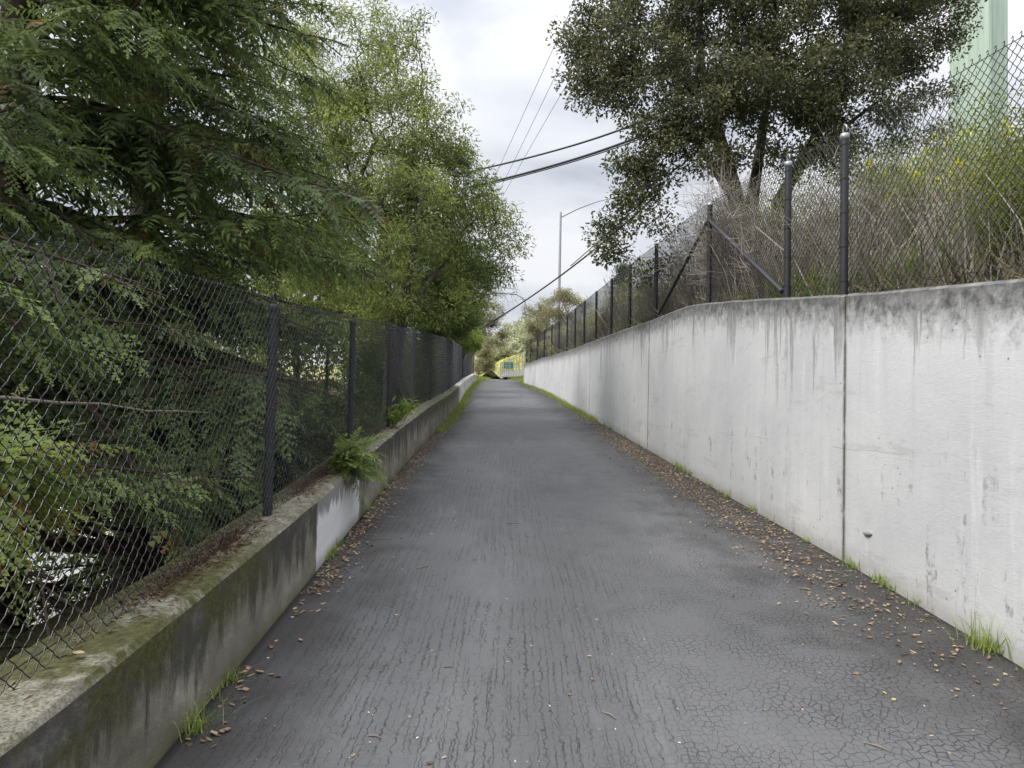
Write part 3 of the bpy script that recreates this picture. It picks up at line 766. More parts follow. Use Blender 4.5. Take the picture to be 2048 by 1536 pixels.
def spray_template(lod, seed):
    r = random.Random(seed)
    L = .5
    bt = {0: blade_template(7, .13, .0125, True), 1: blade_template(3, .11, .019), 2: kite_template(.12, .034)}[lod]
    V, F, A = [], [], []
    nb = {0: 15, 1: 13, 2: 11}[lod]
    def put(px, yaw, ln, droop, roll, tint):
        TV = bt[0].copy() * ln
        c, s = math.cos(roll), math.sin(roll)
        TV = np.stack([TV[:, 0], TV[:, 1] * c - TV[:, 2] * s, TV[:, 1] * s + TV[:, 2] * c], -1)
        c, s = math.cos(-droop), math.sin(-droop)
        TV = np.stack([TV[:, 0] * c - TV[:, 2] * s, TV[:, 1], TV[:, 0] * s + TV[:, 2] * c], -1)
        c, s = math.cos(yaw), math.sin(yaw)
        TV = np.stack([TV[:, 0] * c - TV[:, 1] * s, TV[:, 0] * s + TV[:, 1] * c, TV[:, 2]], -1) + px
        k = sum(len(v) for v in V); V.append(TV); F.append(bt[1] + k); A.append(np.full(len(TV), tint))
    zc = lambda x: -.22 * x * x
    for i in range(nb):
        f = (i + .5) / nb; x = L * f; s = 1 if i % 2 else -1
        put(np.array([x, 0, zc(x)]), s * (R(62) - .35 * f + r.uniform(-.2, .2)), (1.55 - .75 * f) * r.uniform(.8, 1.15), r.uniform(-.05, .4), r.uniform(-.5, .5), .10 * (f - .5) + r.uniform(-.08, .08))
    put(np.array([L, 0, zc(L)]), r.uniform(-.2, .2), .9, .3, r.uniform(-.4, .4), .12)
    st = [(x, 0, zc(x)) for x in (0, .25, .5)]
    k = sum(len(v) for v in V)
    SV = []
    for i in range(3):
        q = .0035 * (1 - .3 * i)
        SV += [(st[i][0], -q, st[i][2]), (st[i][0], q, st[i][2])]
    V.append(np.array(SV)); F.append(np.array([(0, 2, 1), (1, 2, 3), (2, 4, 3), (3, 4, 5)]) + k); A.append(np.full(6, -.3))
    return np.concatenate(V), np.concatenate(F), np.concatenate(A)
SPRAY = {l: [spray_template(l, 10 * l + i) for i in range(3)] for l in (0, 1, 2)}

def fence_top_l(y): return SL * y + CURB(y) + FH
def stamp_sprays(mb, pos, d, ln, tint, upv=None):
    dist = np.linalg.norm(pos - np.array([0, 0, EYE]), axis=1)
    lod = np.where(dist < 2.9, 0, np.where(dist < 6.8, 1, 2))
    var = rng.integers(0, 3, len(pos))
    rot = frames(d, upv, rng.normal(0, .35, len(pos)))
    for l in (0, 1, 2):
        for v in range(3):
            k = (lod == l) & (var == v)
            if not k.any(): continue
            TV, TF, TA = SPRAY[l][v]
            V, F, A = stamp(TV, TF, pos[k], rot[k], ln[k] / .5, TA, tint[k])
            mb.add(V, F, a=A)

def fence_ok(p):
    """keeps growth on its own side of the black fence, except above it"""
    ft = fence_top_l(p[:, 1])
    low = p[:, 2] < ft + .04
    return np.where(low, p[:, 0] < XL(p[:, 1]) - .27, p[:, 0] < XL(p[:, 1]) + .75)

def over_ok(p):
    low = p[:, 2] < fence_top_l(p[:, 1]) + .04
    return np.where(low, p[:, 0] < XL(p[:, 1]) - .27, p[:, 0] < XL(p[:, 1]) + 2.4)

def redwood(base, height, label, n_br, z0, z1, Lmax, az_c, az_s, tint0=.42, rad=.22, hole=None):
    base = np.array(base, float)
    t = empty('redwood_tree', base, label, 'tree', 'redwoods behind the black fence')
    mb = MB()
    zz = np.linspace(0, height, 9)
    mb.tube([base + np.array([.03 * math.sin(z), .03 * math.cos(z * 1.3), z]) for z in zz], rad * (1 - zz / height * .9) + .01, 12)
    mb.tube([base + np.array([0, 0, -.4]), base + np.array([0, 0, .5])], [rad * 1.7, rad * 1.02], 12)
    link('trunk', mb.mesh('trunk', M['red_bark'], smooth_shade=True, origin=base), t)
    bw = MB(); fol = MB()
    P, D, Ln, Ti = [], [], [], []
    for b in range(n_br):
        z = z0 + (z1 - z0) * ((b + random.random()) / n_br)
        az = random.gauss(az_c, az_s) if random.random() < .82 else random.uniform(0, 2 * math.pi)
        L = Lmax * max(.35, 1 - max(0, z - base[2]) / (height * 1.05)) ** .8 * random.uniform(.65, 1.05)
        dv = np.array([math.cos(az), math.sin(az), 0])
        rise, droop = random.uniform(-.05, .18), random.uniform(.22, .5)
        bend = random.uniform(-.3, .3); side = np.array([-dv[1], dv[0], 0])
        tt = np.linspace(0, 1, 9)
        C = np.array([base + (0, 0, z - base[2]) + dv * L * q + side * bend * q * q * L * .5 + np.array([0, 0, 1]) * L * (rise * q - droop * q * q + .14 * q ** 4) for q in tt])
        # stop at the fence
        okc = fence_ok(C); cut = len(C) if okc.all() else max(3, int(np.argmin(okc)))
        bw.tube(C[:cut], np.linspace(.035 * L / 3.5, .005, 9)[:cut], 5)
        n = int(L / .058)
        q = rng.uniform(.1, 1.0, n); q.sort()
        idx = q * 8; i0 = np.minimum(idx.astype(int), 7); fr_ = (idx - i0)[:, None]
        pos = C[i0] * (1 - fr_) + C[i0 + 1] * fr_
        tan = C[i0 + 1] - C[i0]; tan /= np.linalg.norm(tan, axis=1)[:, None]
        s = np.where(np.arange(n) % 2, 1.0, -1.0)
        ang = s * (R(58) - .45 * q + rng.normal(0, .25, n))
        sd = np.cross(np.array([0, 0, 1.0]), tan); sd /= np.linalg.norm(sd, axis=1)[:, None]
        d = tan * np.cos(ang)[:, None] + sd * np.sin(ang)[:, None]
        d[:, 2] -= rng.uniform(.05, .75, n)
        ln = (.62 - .28 * q) * rng.uniform(.7, 1.2, n) * (L / 3.5) ** .3
        # long sprays hang from sub-branches: add a second spray further out
        p2 = pos + d * (ln * .85)[:, None]; d2 = d + rng.normal(0, .3, (n, 3)); d2[:, 2] -= .15
        m2 = q < .8
        bt = random.uniform(-.24, .16)
        P += [pos, p2[m2]]; D += [d, d2[m2]]; Ln += [ln, ln[m2] * .9]
        tn = tint0 + bt + .16 * (q - .5) + rng.normal(0, .08, n)
        Ti += [tn, tn[m2] + .1]
        k = (rng.random(n) < .5) & fence_ok(p2)
        if hole is not None: k &= ~hole(p2)
        V, Q = prisms(pos[k], p2[k], .006, 3); bw.add(V, Q)
    P, D, Ln, Ti = map(np.concatenate, (P, D, Ln, Ti))
    D /= np.linalg.norm(D, axis=1)[:, None]
    tip = P + D * (Ln * 1.15)[:, None]
    ok = fence_ok(P) & fence_ok(tip) & fence_ok(P + D * (Ln * .5)[:, None] + np.array([.08, 0, 0]))
    ok &= P[:, 2] > -2.6
    if hole is not None: ok &= ~hole(P) & ~hole(tip)
    Ti = np.clip(Ti, .02, .93)
    Ti = np.where(rng.random(len(Ti)) < .012, 1.0, Ti)
    stamp_sprays(fol, P[ok], D[ok], Ln[ok], Ti[ok])
    link('branches', bw.mesh('branches', M['red_bark'], origin=base), t)
    link('crown', fol.mesh('crown', M['redwood_leaf'], attr='tint', origin=base), t)
    return t

def sight_gap(P):
    # an opening low between the boughs, through which the pale lot below shows
    a = np.array([0, 0, EYE]); g = at(120, 1135, 6.0); v = g - a; v /= np.linalg.norm(v)
    w = P - a; s = w @ v; q = w - s[:, None] * v
    r = np.linalg.norm(q * np.array([.62, .62, 1.25]), axis=1)
    return (r < .075 * s)

redwood((-5.2, 3.4, GZ(-5.2, 3.4) - .2), 15, 'near redwood whose boughs fill the foreground behind the fence', 58, -1.9, 5.8, 4.5, R(10), .6, .5, .22, sight_gap)
redwood((-5.0, 7.0, GZ(-5.0, 7.0) - .2), 18, 'tall redwood behind the first free-standing fence post', 84, -1.9, 8.4, 5.2, R(-14), .62, .44, .25, sight_gap)
redwood((-5.2, 9.9, GZ(-5.2, 9.9) - .2), 18, 'third redwood along the fence with boughs drooping towards the path', 76, -1.4, 10.4, 4.5, R(-24), .6, .42, .26)
redwood((-8.8, 5.2, GZ(-8.8, 5.2) - .2), 17, 'redwood standing farthest back from the fence', 40, -1.8, 9.0, 4.6, R(-5), .8, .34, .25, sight_gap)
redwood((-2.95, 5.7, GZ(-2.95, 5.7) - .1), 1.9, 'low redwood sapling crowding the near fence post', 30, -.3, 1.5, 1.5, R(0), 2.2, .4, .04, sight_gap)
redwood((-2.9, 8.4, GZ(-2.9, 8.4) - .1), 2.0, 'bushy redwood sapling behind the overhanging sprig', 30, -.1, 1.8, 1.6, R(0), 2.2, .38, .04)
redwood((-2.9, 11.0, GZ(-2.9, 11) - .1), 2.0, 'redwood sapling in the shade before the spring tree trunk', 28, .1, 2.0, 1.6, R(0), 2.2, .36, .04)

# ------------------------------------------------------------------ broadleaf trees
LEAF = {'oval': kite_template(.05, .026), 'lance': kite_template(.085, .020), 'small': kite_template(.032, .018), 'big': kite_template(.16, .09), 'clump': kite_template(.5, .36), 'bay': kite_template(.09, .028)}

def tree_skeleton(trunks, targets, tip_r=.004, jitter=.06, expo=.47, keep=0.0):
    """grows limbs from trunk polylines to every target; returns list of (points, radii)"""
    nodes, par = [], []
    for T in trunks:
        for i, p in enumerate(T):
            nodes.append(np.array(p, float)); par.append(len(nodes) - 2 if i else -1)
    tr_n = len(nodes)
    top = np.mean([T[-1] for T in trunks], axis=0)
    order = np.argsort(np.linalg.norm(targets - top, axis=1))
    N = np.zeros((tr_n + len(targets) * 4 + 4, 3)); N[:tr_n] = nodes; cnt = tr_n
    paths = []
    for t in order:
        g = targets[t]
        d = np.linalg.norm(N[:cnt] - g, axis=1) + .35 * np.maximum(0, N[:cnt, 2] - g[2] + .1)
        a = int(np.argmin(d)); A = N[a]
        chain = [a]
        v = g - A; L = np.linalg.norm(v)
        for q in (.33, .68, 1.0):
            p = A + v * q + (rng.normal(0, jitter, 3) * L if q < 1 else 0) + np.array([0, 0, .10 * L * math.sin(math.pi * q)])
            N[cnt] = p; par.append(chain[-1]); chain.append(cnt); cnt += 1
        paths.append(chain)
    w = np.zeros(cnt)
    for c in paths: w[c[-1]] += 1
    for i in range(cnt - 1, -1, -1):
        if par[i] >= 0: w[par[i]] += w[i]
    rad = tip_r * np.maximum(w, .6) ** expo
    out = []; s = 0
    for T in trunks:
        idx = list(range(s, s + len(T))); s += len(T)
        out.append((N[idx], rad[idx], True))
    for c in paths:
        r = rad[c].copy(); r[0] = min(r[0], r[1] * 1.15)
        out.append((N[c], r, False))
    return out

def broadleaf(name, label, trunks, blobs, n_cl, n_leaf, leaf, bark, lmat, cl_r=.3, tint=(.5, .2), group=None, lsize=(.75, 1.25), shell=.55, hang=0.0, tip_r=.004, clip=None, trunk_scale=1.0, cat='tree', extra_t=None, ntop=.12, trunk_r=None):
    base = np.array(trunks[0][0], float)
    t = empty(name, base, label, cat, group)
    vol = np.array([b[1][0] * b[1][1] * b[1][2] for b in blobs]) ** .75
    which = rng.choice(len(blobs), n_cl, p=vol / vol.sum())
    C = np.array([b[0] for b in blobs])[which]; Rr = np.array([b[1] for b in blobs])[which]
    u = rand_dirs(n_cl) * (shell + (1 - shell) * rng.random(n_cl))[:, None] ** .8
    tg = C + u * Rr
    if clip is not None: tg = tg[clip(tg)]
    sk = tree_skeleton(trunks, tg, tip_r)
    mt, mbw = MB(), MB(); nt_ = 0
    for P, r, tr in sk:
        if tr:
            rr = np.maximum(r, .01) * trunk_scale
            if trunk_r is not None: a_, b__ = trunk_r[nt_]; rr = np.maximum(rr, np.linspace(a_, b__, len(P)))
            nt_ += 1; mt.tube(P, rr, 9)
        else: mbw.tube(P, np.maximum(r, .0025), 4, cap=False)
    link('trunk', mt.mesh('trunk', bark, smooth_shade=True, origin=base), t)
    link('branches', mbw.mesh('branches', bark, smooth_shade=True, origin=base), t)
    per = max(1, n_leaf // len(tg))
    cl = np.repeat(np.arange(len(tg)), per); n = len(cl)
    off = rng.normal(0, 1, (n, 3)); off *= (cl_r * rng.random(n) ** .5 / np.linalg.norm(off, axis=1))[:, None]
    pos = tg[cl] + off * np.array([1, 1, .75])
    d = off / cl_r * .8 + rand_dirs(n) * .8; d[:, 2] -= hang
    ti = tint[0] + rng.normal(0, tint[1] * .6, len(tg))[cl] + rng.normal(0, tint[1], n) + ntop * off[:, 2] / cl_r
    if clip is not None:
        k = clip(pos); pos, d, ti = pos[k], d[k], ti[k]
    TV, TF = LEAF[leaf]
    rot = frames(d, None, rng.uniform(-1.2, 1.2, len(pos)))
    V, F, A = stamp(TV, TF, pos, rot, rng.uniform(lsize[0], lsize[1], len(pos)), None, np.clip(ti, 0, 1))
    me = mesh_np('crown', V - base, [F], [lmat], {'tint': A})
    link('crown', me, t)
    if extra_t: extra_t(t, base, tg)
    return t

def blob(px, py, Y, rx, ry=None, rz=None):
    return (at(px, py, Y), (rx, ry or rx, rz or rx))

# light green spring tree leaning over the fence
tb = at(700, 900, 13.2); tb = np.array([-2.35, 13.0, GZ(-2.4, 13.0) - .1])
W1 = [[tb, at(806, 640, 12.8), at(815, 560, 12.8), at(838, 450, 13.2), at(850, 330, 13.8)], [tb + (.05, .1, 0), at(780, 640, 13.4), at(770, 520, 13.6), at(760, 380, 14)], [at(806, 640, 12.8), at(860, 560, 13.5), at(910, 500, 14.4)]]
broadleaf('spring_tree', 'light green spring tree leaning across the fence towards the path', W1,
          [blob(740, 250, 14.5, 1.5), blob(790, 140, 15, 1.1), blob(815, 70, 15.5, .5, .5, .7), blob(835, 290, 14.5, 1.1), blob(880, 240, 14.8, .55), blob(895, 390, 14.5, 1.0), blob(965, 420, 15, .75), blob(1005, 470, 15.2, .45), blob(1030, 440, 15.4, .2, .2, .3), blob(985, 540, 15.2, .4), blob(930, 460, 14.6, .8), blob(940, 590, 15.5, .5),
           blob(950, 510, 15, .7), blob(850, 430, 14, 1.0), blob(780, 420, 13.6, 1.0), blob(690, 120, 15.5, 1.4), blob(830, 540, 13.4, .8), blob(740, 560, 13.4, .8), blob(780, 620, 13, .5), blob(650, 380, 14.5, 1.4), blob(600, 220, 15, 1.6), blob(700, 500, 14, 1.2), blob(620, 560, 14, 1.2), blob(880, 480, 14.2, .8), blob(900, 310, 15, .7), blob(820, 500, 12.4, .6, .6, .7), blob(850, 570, 12.6, .5), blob(770, 560, 12.4, .6), blob(820, 380, 13, .7), blob(700, 300, 14, 1.1), blob(720, 640, 12.6, .5), blob(880, 600, 13.4, .5)],
          620, 82000, 'lance', M['grey_bark'], M['willow_leaf'], .36, (.5, .26), 'spring trees over the fence', hang=.15, clip=over_ok, trunk_r=[(.12, .04), (.09, .03), (.06, .02)], lsize=(.85, 1.6))
# darker bay behind it
tb = np.array([-2.7, 19.6, GZ(-2.7, 19.6) - .1])
broadleaf('bay_tree', 'dense dark green bay tree over the fence past the spring tree', [[tb, at(868, 660, 19.5), at(880, 600, 19.5)], [at(868, 660, 19.5), at(920, 590, 20)]],
          [blob(905, 570, 20, .95), blob(880, 630, 19.5, .9, .9, .7), blob(945, 560, 20.3, .7), blob(975, 545, 20.8, .35), blob(855, 560, 19, .9), blob(870, 520, 19.5, .9), blob(920, 640, 21, .6), blob(940, 500, 20.5, .5)],
          260, 52000, 'bay', M['grey_bark'], M['bay_leaf'], .34, (.5, .22), clip=over_ok, lsize=(.7, 1.25))
# its bare arching limb
def arch_limb():
    P = [at(925, 605, 23), at(960, 592, 23.3), at(1000, 586, 23.6), at(1035, 590, 24), at(1052, 602, 24.2)]
    base = np.array([-3.0, 23.0, GZ(-3, 23)])
    t = empty('bare_tree', base, 'leafless grey tree sending a thin arching limb over the path', 'tree')
    mb = MB(); mb.tube([base, base + (.2, .1, 2.0), P[0]], [.09, .06, .03], 7)
    link('trunk', mb.mesh('trunk', M['grey_bark'], origin=base), t)
    mb = MB(); mb.tube(P, [.028, .022, .016, .011, .006], 6)
    mb.tube([P[1], at(985, 577, 23.4), at(1010, 575, 23.6), at(1040, 580, 23.8)], [.016, .013, .01, .005], 5)
    pts = np.array(P); buds = []
    for k in range(46):
        q = rng.uniform(.25, 4); i = min(int(q), 3); a = pts[i] * (1 - q + i) + pts[i + 1] * (q - i)
        e = a + np.array([rng.normal(.1, .2), rng.normal(0, .2), rng.uniform(-.75, .25) * rng.random()])
        m = (a + e) / 2 + np.array([0, 0, .05])
        mb.tube([a, m, e], [.006, .004, .002], 3, cap=False)
        buds += [e + rng.normal(0, .06, 3) for _ in range(5)]
    link('limb', mb.mesh('limb', M['grey_bark'], origin=base), t)
    buds = np.array(buds)
    V, F, A = stamp(*LEAF['small'], buds, frames(rand_dirs(len(buds))), rng.uniform(1, 1.6, len(buds)), None, rng.uniform(.1, .6, len(buds)))
    link('buds', mesh_np('buds', V - base, [F], [M['bay_leaf']], {'tint': A}), t)
arch_limb()
def bush(name, label, x, y, blobs, n_cl, n_leaf, leaf, bark, lmat, **k):
    z = GZ(x, y) - .05
    b = np.array([x, y, z]); c = np.mean([q[0] for q in blobs], axis=0)
    tr = [[b, b * .6 + c * .4 + (0, 0, .1), c]]
    return broadleaf(name, label, tr, blobs, n_cl, n_leaf, leaf, bark, lmat, tip_r=.0035, **k)
bush('leafy_shrub', 'soft green shrub bulging over the fence below the bay tree', -2.5, 26.5, [blob(905, 668, 26.5, .8, .8, .5), blob(885, 650, 26, .8), blob(925, 645, 27, .55), blob(915, 690, 27, .5)], 110, 18000, 'lance', M['grey_bark'], M['willow_leaf'], tint=(.32, .2), clip=fence_ok, cl_r=.22, lsize=(.7, 1.2))
bush('leafy_shrub', 'bright green clump hanging over the far end of the fence', -2.6, 31.5, [blob(942, 686, 31, .5, .5, .42), blob(925, 690, 31, .4), blob(952, 668, 31.5, .3)], 70, 12000, 'oval', M['grey_bark'], M['bright_leaf'], tint=(.45, .25), cl_r=.2, lsize=(.9, 1.5))
bush('young_tree', 'olive brown young tree in thin leaf beyond the end of the kerb wall', -3.2, 44.0, [blob(975, 625, 43, 1.0, 1, .9), blob(985, 670, 43, .95), blob(965, 650, 43, .9), blob(1000, 680, 43.5, .5), blob(958, 600, 43, .6)], 150, 9000, 'oval', M['pale_bark'], M['olive_leaf'], tint=(.45, .25), cl_r=.32, lsize=(1.3, 2.2), cat='tree')
bush('leafy_shrub', 'yellow green shrub at the back of the fence end', -3.4, 36.0, [blob(935, 630, 37, .8), blob(915, 610, 37, .8), blob(945, 655, 37, .6)], 90, 8000, 'oval', M['grey_bark'], M['bright_leaf'], tint=(.6, .25), cl_r=.28, lsize=(1.2, 2))
bush('ivy_bush', 'tangled ivy and pale brush heaped at the path edge past the kerb wall', -2.4, 46.5, [blob(962, 735, 46, .45, .5, .6), blob(975, 715, 46.5, .45, .5, .8), blob(968, 700, 47, .5, .5, .7), blob(980, 742, 46.2, .35, .4, .4)], 110, 9000, 'oval', M['pale_bark'], M['olive_leaf'], tint=(.5, .3), cl_r=.22, lsize=(1.1, 1.9), cat='bush')
bush('broom_shrub', 'small yellow leaved shrub beside the heaped ivy', -1.9, 48.5, [blob(984, 720, 48, .25, .25, .55), blob(982, 705, 48, .22, .22, .35)], 30, 2500, 'oval', M['pale_bark'], M['field_yellow'], tint=(.5, .35), cl_r=.16, lsize=(1, 1.6), cat='bush')
for y_, lab in ((17.0, 'dark leafy thicket behind the fence under the bay tree'), (21.5, 'dark thicket behind the fence past the bay tree trunk'), (26.5, 'dark thicket behind the fence below the soft green shrub'), (32.0, 'dark thicket behind the fence below the bright green clump'), (38.0, 'dark thicket behind the last fence bays')):
    zc_ = SL * y_ + 1.05
    bush('thicket', lab, float(XL(y_)) - 1.3, y_, [(np.array([float(XL(y_ + d_)) - 1.15, y_ + d_, zc_ + random.uniform(-.2, .2)]), (.75, 1.3, .95)) for d_ in (-1.9, 0, 1.9)], 90, 7500, 'bay', M['grey_bark'], M['bay_leaf'], tint=(.3, .2), clip=fence_ok, cl_r=.34, lsize=(1.0, 1.9), cat='shrub', group='thickets behind the fence')
# background trees down the slope
for lab, x, y, h, r, mt_, tn in (('broad pale green tree behind the redwoods, lowest down the slope', -12.5, 13, 8.5, 3.6, 'willow_leaf', .35), ('dark round tree far down the slope behind the fence', -10, 22, 7.5, 3.2, 'bay_leaf', .5), ('mid green tree behind the spring tree', -6.0, 19.5, 8.0, 2.6, 'willow_leaf', .3),
                              ('dark green tree back from the fence beside the shrubs', -5.6, 29, 6.5, 2.3, 'bay_leaf', .45), ('leafy tree at the left edge, beyond the redwood farthest back', -17, 18, 9, 4.2, 'bay_leaf', .55)):
    z = GZ(x, y); b = np.array([x, y, z - .1])
    bl = [(b + np.array([rng.normal(0, r * .4), rng.normal(0, r * .4), h * f]), (r * .7, r * .7, r * .6)) for f in (.35, .5, .62, .75, .9, 1.0)]
    broadleaf('slope_tree', lab, [[b, b + (.1, 0, h * .35), b + (0, .1, h * .7)]], bl, 150, 10000, 'big', M['grey_bark'], M[mt_], .7, (tn, .2), 'trees down the slope', clip=fence_ok, tip_r=.009, lsize=(.9, 1.6))

# ------------------------------------------------------------------ live oak above the wall
ob = np.array([4.55, 13.6, GZ(4.55, 13.6) - .1])
OT = [[ob, at(1478, 420, 13.6), at(1455, 330, 13.6), at(1425, 230, 13.6), at(1400, 120, 13.6), at(1400, 20, 13.6)],
      [ob + (.1, .1, 0), at(1505, 400, 13.8), at(1520, 300, 13.9), at(1535, 200, 14), at(1520, 60, 14)],
      [ob + (.25, 0, 0), at(1560, 400, 13.3), at(1600, 330, 13.2), at(1660, 220, 13.4), at(1690, 120, 13.6), at(1700, 0, 13.8)],
      [at(1478, 420, 13.6), at(1400, 290, 13.2), at(1330, 240, 13), at(1270, 230, 12.8)],
      [at(1600, 330, 13.2), at(1700, 245, 13.4), at(1765, 195, 13.6)]]
broadleaf('live_oak', 'big dark evergreen oak with black limbs standing above the tall wall', OT,
          [blob(1270, 80, 13.4, 1.15), blob(1190, 165, 13.2, .6), blob(1340, -70, 13.6, 1.5), blob(1300, 195, 13, .85, .9, .6), blob(1440, 60, 13.6, 1.35), blob(1600, 50, 13.8, 1.6), blob(1740, 90, 13.6, 1.2, 1.2, 1.0), blob(1850, 40, 13.8, .85), blob(1830, 110, 13.6, .6, .6, .4), blob(1500, -60, 13.8, 1.4), blob(1500, 210, 12.7, .7, .7, .45), blob(1620, 160, 12.8, .9, .9, .6), blob(1370, 260, 12.6, .55, .6, .4), blob(1300, 290, 12.8, .5, .6, .5), blob(1350, 400, 12.8, .45), blob(1880, 280, 14, .5, .5, .25), blob(1790, 220, 13.4, .6, .6, .35), blob(1690, 310, 13.4, .5, .5, .25), blob(1560, 330, 13, .6, .6, .3), blob(1640, 290, 12.8, .6, .6, .35), blob(1400, 350, 12.6, .4, .4, .35), blob(1740, 360, 13.6, .5, .5, .25), blob(1210, 110, 13.2, .75), blob(1440, 330, 12.6, .5, .5, .3), blob(1780, -40, 13.8, 1.2),
           blob(1925, 70, 13.6, .42, .5, .35), blob(1690, 225, 13.2, .95, 1, .5), blob(1560, 235, 13, 1.0, 1, .7), blob(1255, 380, 12.8, .55, .6, .65), blob(1290, 430, 12.6, .6, .6, .5), blob(1225, 470, 12.6, .42, .5, .35), blob(1610, -220, 14, 2.6), blob(1330, 330, 13, .7, .7, .5),
           blob(1400, 190, 12.6, .8), blob(1500, 140, 12.8, .9), blob(1800, 260, 14, .45, .5, .25), blob(1180, 60, 13.4, .5), blob(1450, 270, 12.4, .5, .5, .35), blob(1750, 300, 14, .5, .6, .3), blob(1870, 200, 13.6, .4, .4, .25), blob(1300, 520, 13, .45, .5, .35)],
          700, 165000, 'oval', M['dark_bark'], M['oak_leaf'], .37, (.5, .22), tip_r=.0042, trunk_r=[(.19, .05), (.15, .04), (.15, .04), (.08, .03), (.06, .02)], lsize=(1.1, 1.95))

# ------------------------------------------------------------------ brush on the bank
def stems(mb, base, n, h, spread, r, tint, kinks=3, sub=3, lean=(0, 0), up_=1.0):
    base = np.asarray(base, float)
    ends = []
    for i in range(n):
        a = rng.uniform(0, 2 * math.pi); out = spread * math.sqrt(rng.random())
        H = h * rng.uniform(.55, 1.08)
        d = np.array([math.cos(a) * out + lean[0], math.sin(a) * out + lean[1], H * up_])
        b = base + np.array([rng.normal(0, .06 * h), rng.normal(0, .06 * h), 0])
        q = np.linspace(0, 1, kinks + 2)[:, None]
        P = b + d * np.concatenate([q ** 1.25, q ** 1.25, q], 1) + rng.normal(0, .022 * h, (kinks + 2, 3)) * (q > 0)
        ti = np.clip(rng.normal(tint, .2), 0, 1)
        mb.tube(P, np.linspace(r, r * .35, kinks + 2), 3, a=ti, cap=False)
        for s in range(sub):
            k = rng.integers(1, kinks + 1); p0 = P[k]
            e = p0 + rand_dirs(1, -.15, .9)[0] * H * rng.uniform(.12, .32)
            mb.tube([p0, (p0 + e) / 2 + rng.normal(0, .015 * h, 3), e], [r * .6, r * .45, r * .25], 3, a=ti, cap=False)
            ends.append(e)
        ends.append(P[-1])
    return np.array(ends)

def leaf_cloud(ends, per, rad, tmpl, size, tint):
    p = np.repeat(ends, per, 0) + rng.normal(0, rad, (len(ends) * per, 3))
    return stamp(*LEAF[tmpl], p, frames(rand_dirs(len(p)), None, rng.uniform(-1, 1, len(p))), rng.uniform(size[0], size[1], len(p)), None, np.clip(rng.normal(tint, .22, len(p)), 0, 1))

def dry_shrub(label, x, y, n, h, spread, r=.006, sub=5, tint=.5, lean=(0, 0)):
    b = np.array([x, y, GZ(x, y) - .04])
    t = empty('dry_shrub', b, label, 'shrub', 'leafless brush behind the wall fence')
    mb = MB(); stems(mb, b, n, h, spread, r, tint, 4, sub, lean)
    link('stems', mb.mesh('stems', M['dry_stem'], attr='tint', origin=b), t)
def xr(y, d): return float(XR(y)) + d
dry_shrub('pinkish grey dead brush bursting over the corner brace post', xr(9.8, .45), 9.8, 190, 1.95, .55, .0042, 11, .6)
dry_shrub('grey leafless brush between the brace and the far black posts', xr(12.0, .6), 12.0, 110, 1.5, .8, .006, 6, .4)
dry_shrub('dead thicket just past the last braced post', xr(14.3, .7), 14.3, 100, 1.5, .9, .006, 6, .4)
dry_shrub('leafless thicket under the oak trunk', xr(8.6, 1.0), 8.6, 90, 1.3, .8, .005, 6, .55)
dry_shrub('grey stalky brush between the two capped posts', xr(6.9, .7), 6.9, 60, 1.15, .7, .005, 5, .6)
dry_shrub('tall pale bundle of dry stalks beside the flowering broom', xr(6.3, 1.15), 6.3, 22, 1.35, .3, .007, 2, .8)
dry_shrub('thin leafless brush far along the wall top', xr(18.5, .8), 18.5, 90, 1.5, .9, .007, 5, .45)
dry_shrub('low dead brush behind the farthest fence posts', xr(27, .9), 27, 90, 1.4, 1.0, .008, 5, .5)
dry_shrub('pale dead canes by the end of the wall', xr(35, .9), 35, 80, 1.5, .9, .009, 5, .55)

dry_shrub('pale upright dry canes standing in front of the broom flowers', xr(5.6, .9), 5.6, 26, 1.35, .3, .0055, 2, .85)
dry_shrub('grey twiggy brush rising past the taller capped post', xr(7.8, 1.3), 7.8, 70, 1.5, .8, .005, 6, .65)
dry_shrub('tangle of grey twigs leaning on the mesh between the brace and the capped post', xr(8.3, .35), 8.3, 60, 1.25, .5, .0045, 7, .7)

def broom(label, x, y, h, spread, n, flowers, per=16, tint=.5, group='broom shrubs on the bank'):
    b = np.array([x, y, GZ(x, y) - .04])
    t = empty('broom_shrub', b, label, 'shrub', group)
    mb = MB(); e = stems(mb, b, n, h, spread, .006, .35, 3, 5)
    link('stems', mb.mesh('stems', M['dry_stem'], attr='tint', origin=b), t)
    V, F, A = leaf_cloud(e, per * (3 if y < 9 else 2), .11 * max(1, h / 1.4), 'small', (.5, 1.05) if y < 9 else (.8, 1.5), tint)
    link('leaves', mesh_np('leaves', V - b, [F], [M['broom_leaf']], {'tint': A}), t)
    if flowers:
        hi = e[e[:, 2] > b[2] + h * .45]
        c = hi[rng.integers(0, len(hi), flowers)]
        V, F, A = leaf_cloud(c, 12, .024, 'small', (.8, 1.3), .6)
        link('flowers', mesh_np('flowers', V - b, [F], [M['flower']], {'tint': A}), t)
broom('green broom bush full of yellow flowers in front of the pale green column', 4.45, 6.6, 1.1, .75, 56, 100)
broom('broom bush with few yellow flowers where the wall leaves the picture', 3.75, 5.05, 1.05, .55, 44, 30, 22, .5)
broom('young green broom beside the tall pale stalks', 4.7, 8.1, 1.0, .7, 40, 40, 14, .6)
broom('loose green broom behind the taller capped post', 4.3, 8.9, 1.1, .8, 30, 4, 14, .4)
broom('dark green scrub rooted just behind the near fence mesh', 3.55, 4.3, .75, .5, 30, 6, 20, .35)
broom('yellow flowering broom on the far wall top', xr(25, 1.2), 25.0, 1.6, .8, 40, 150, 14, .7)
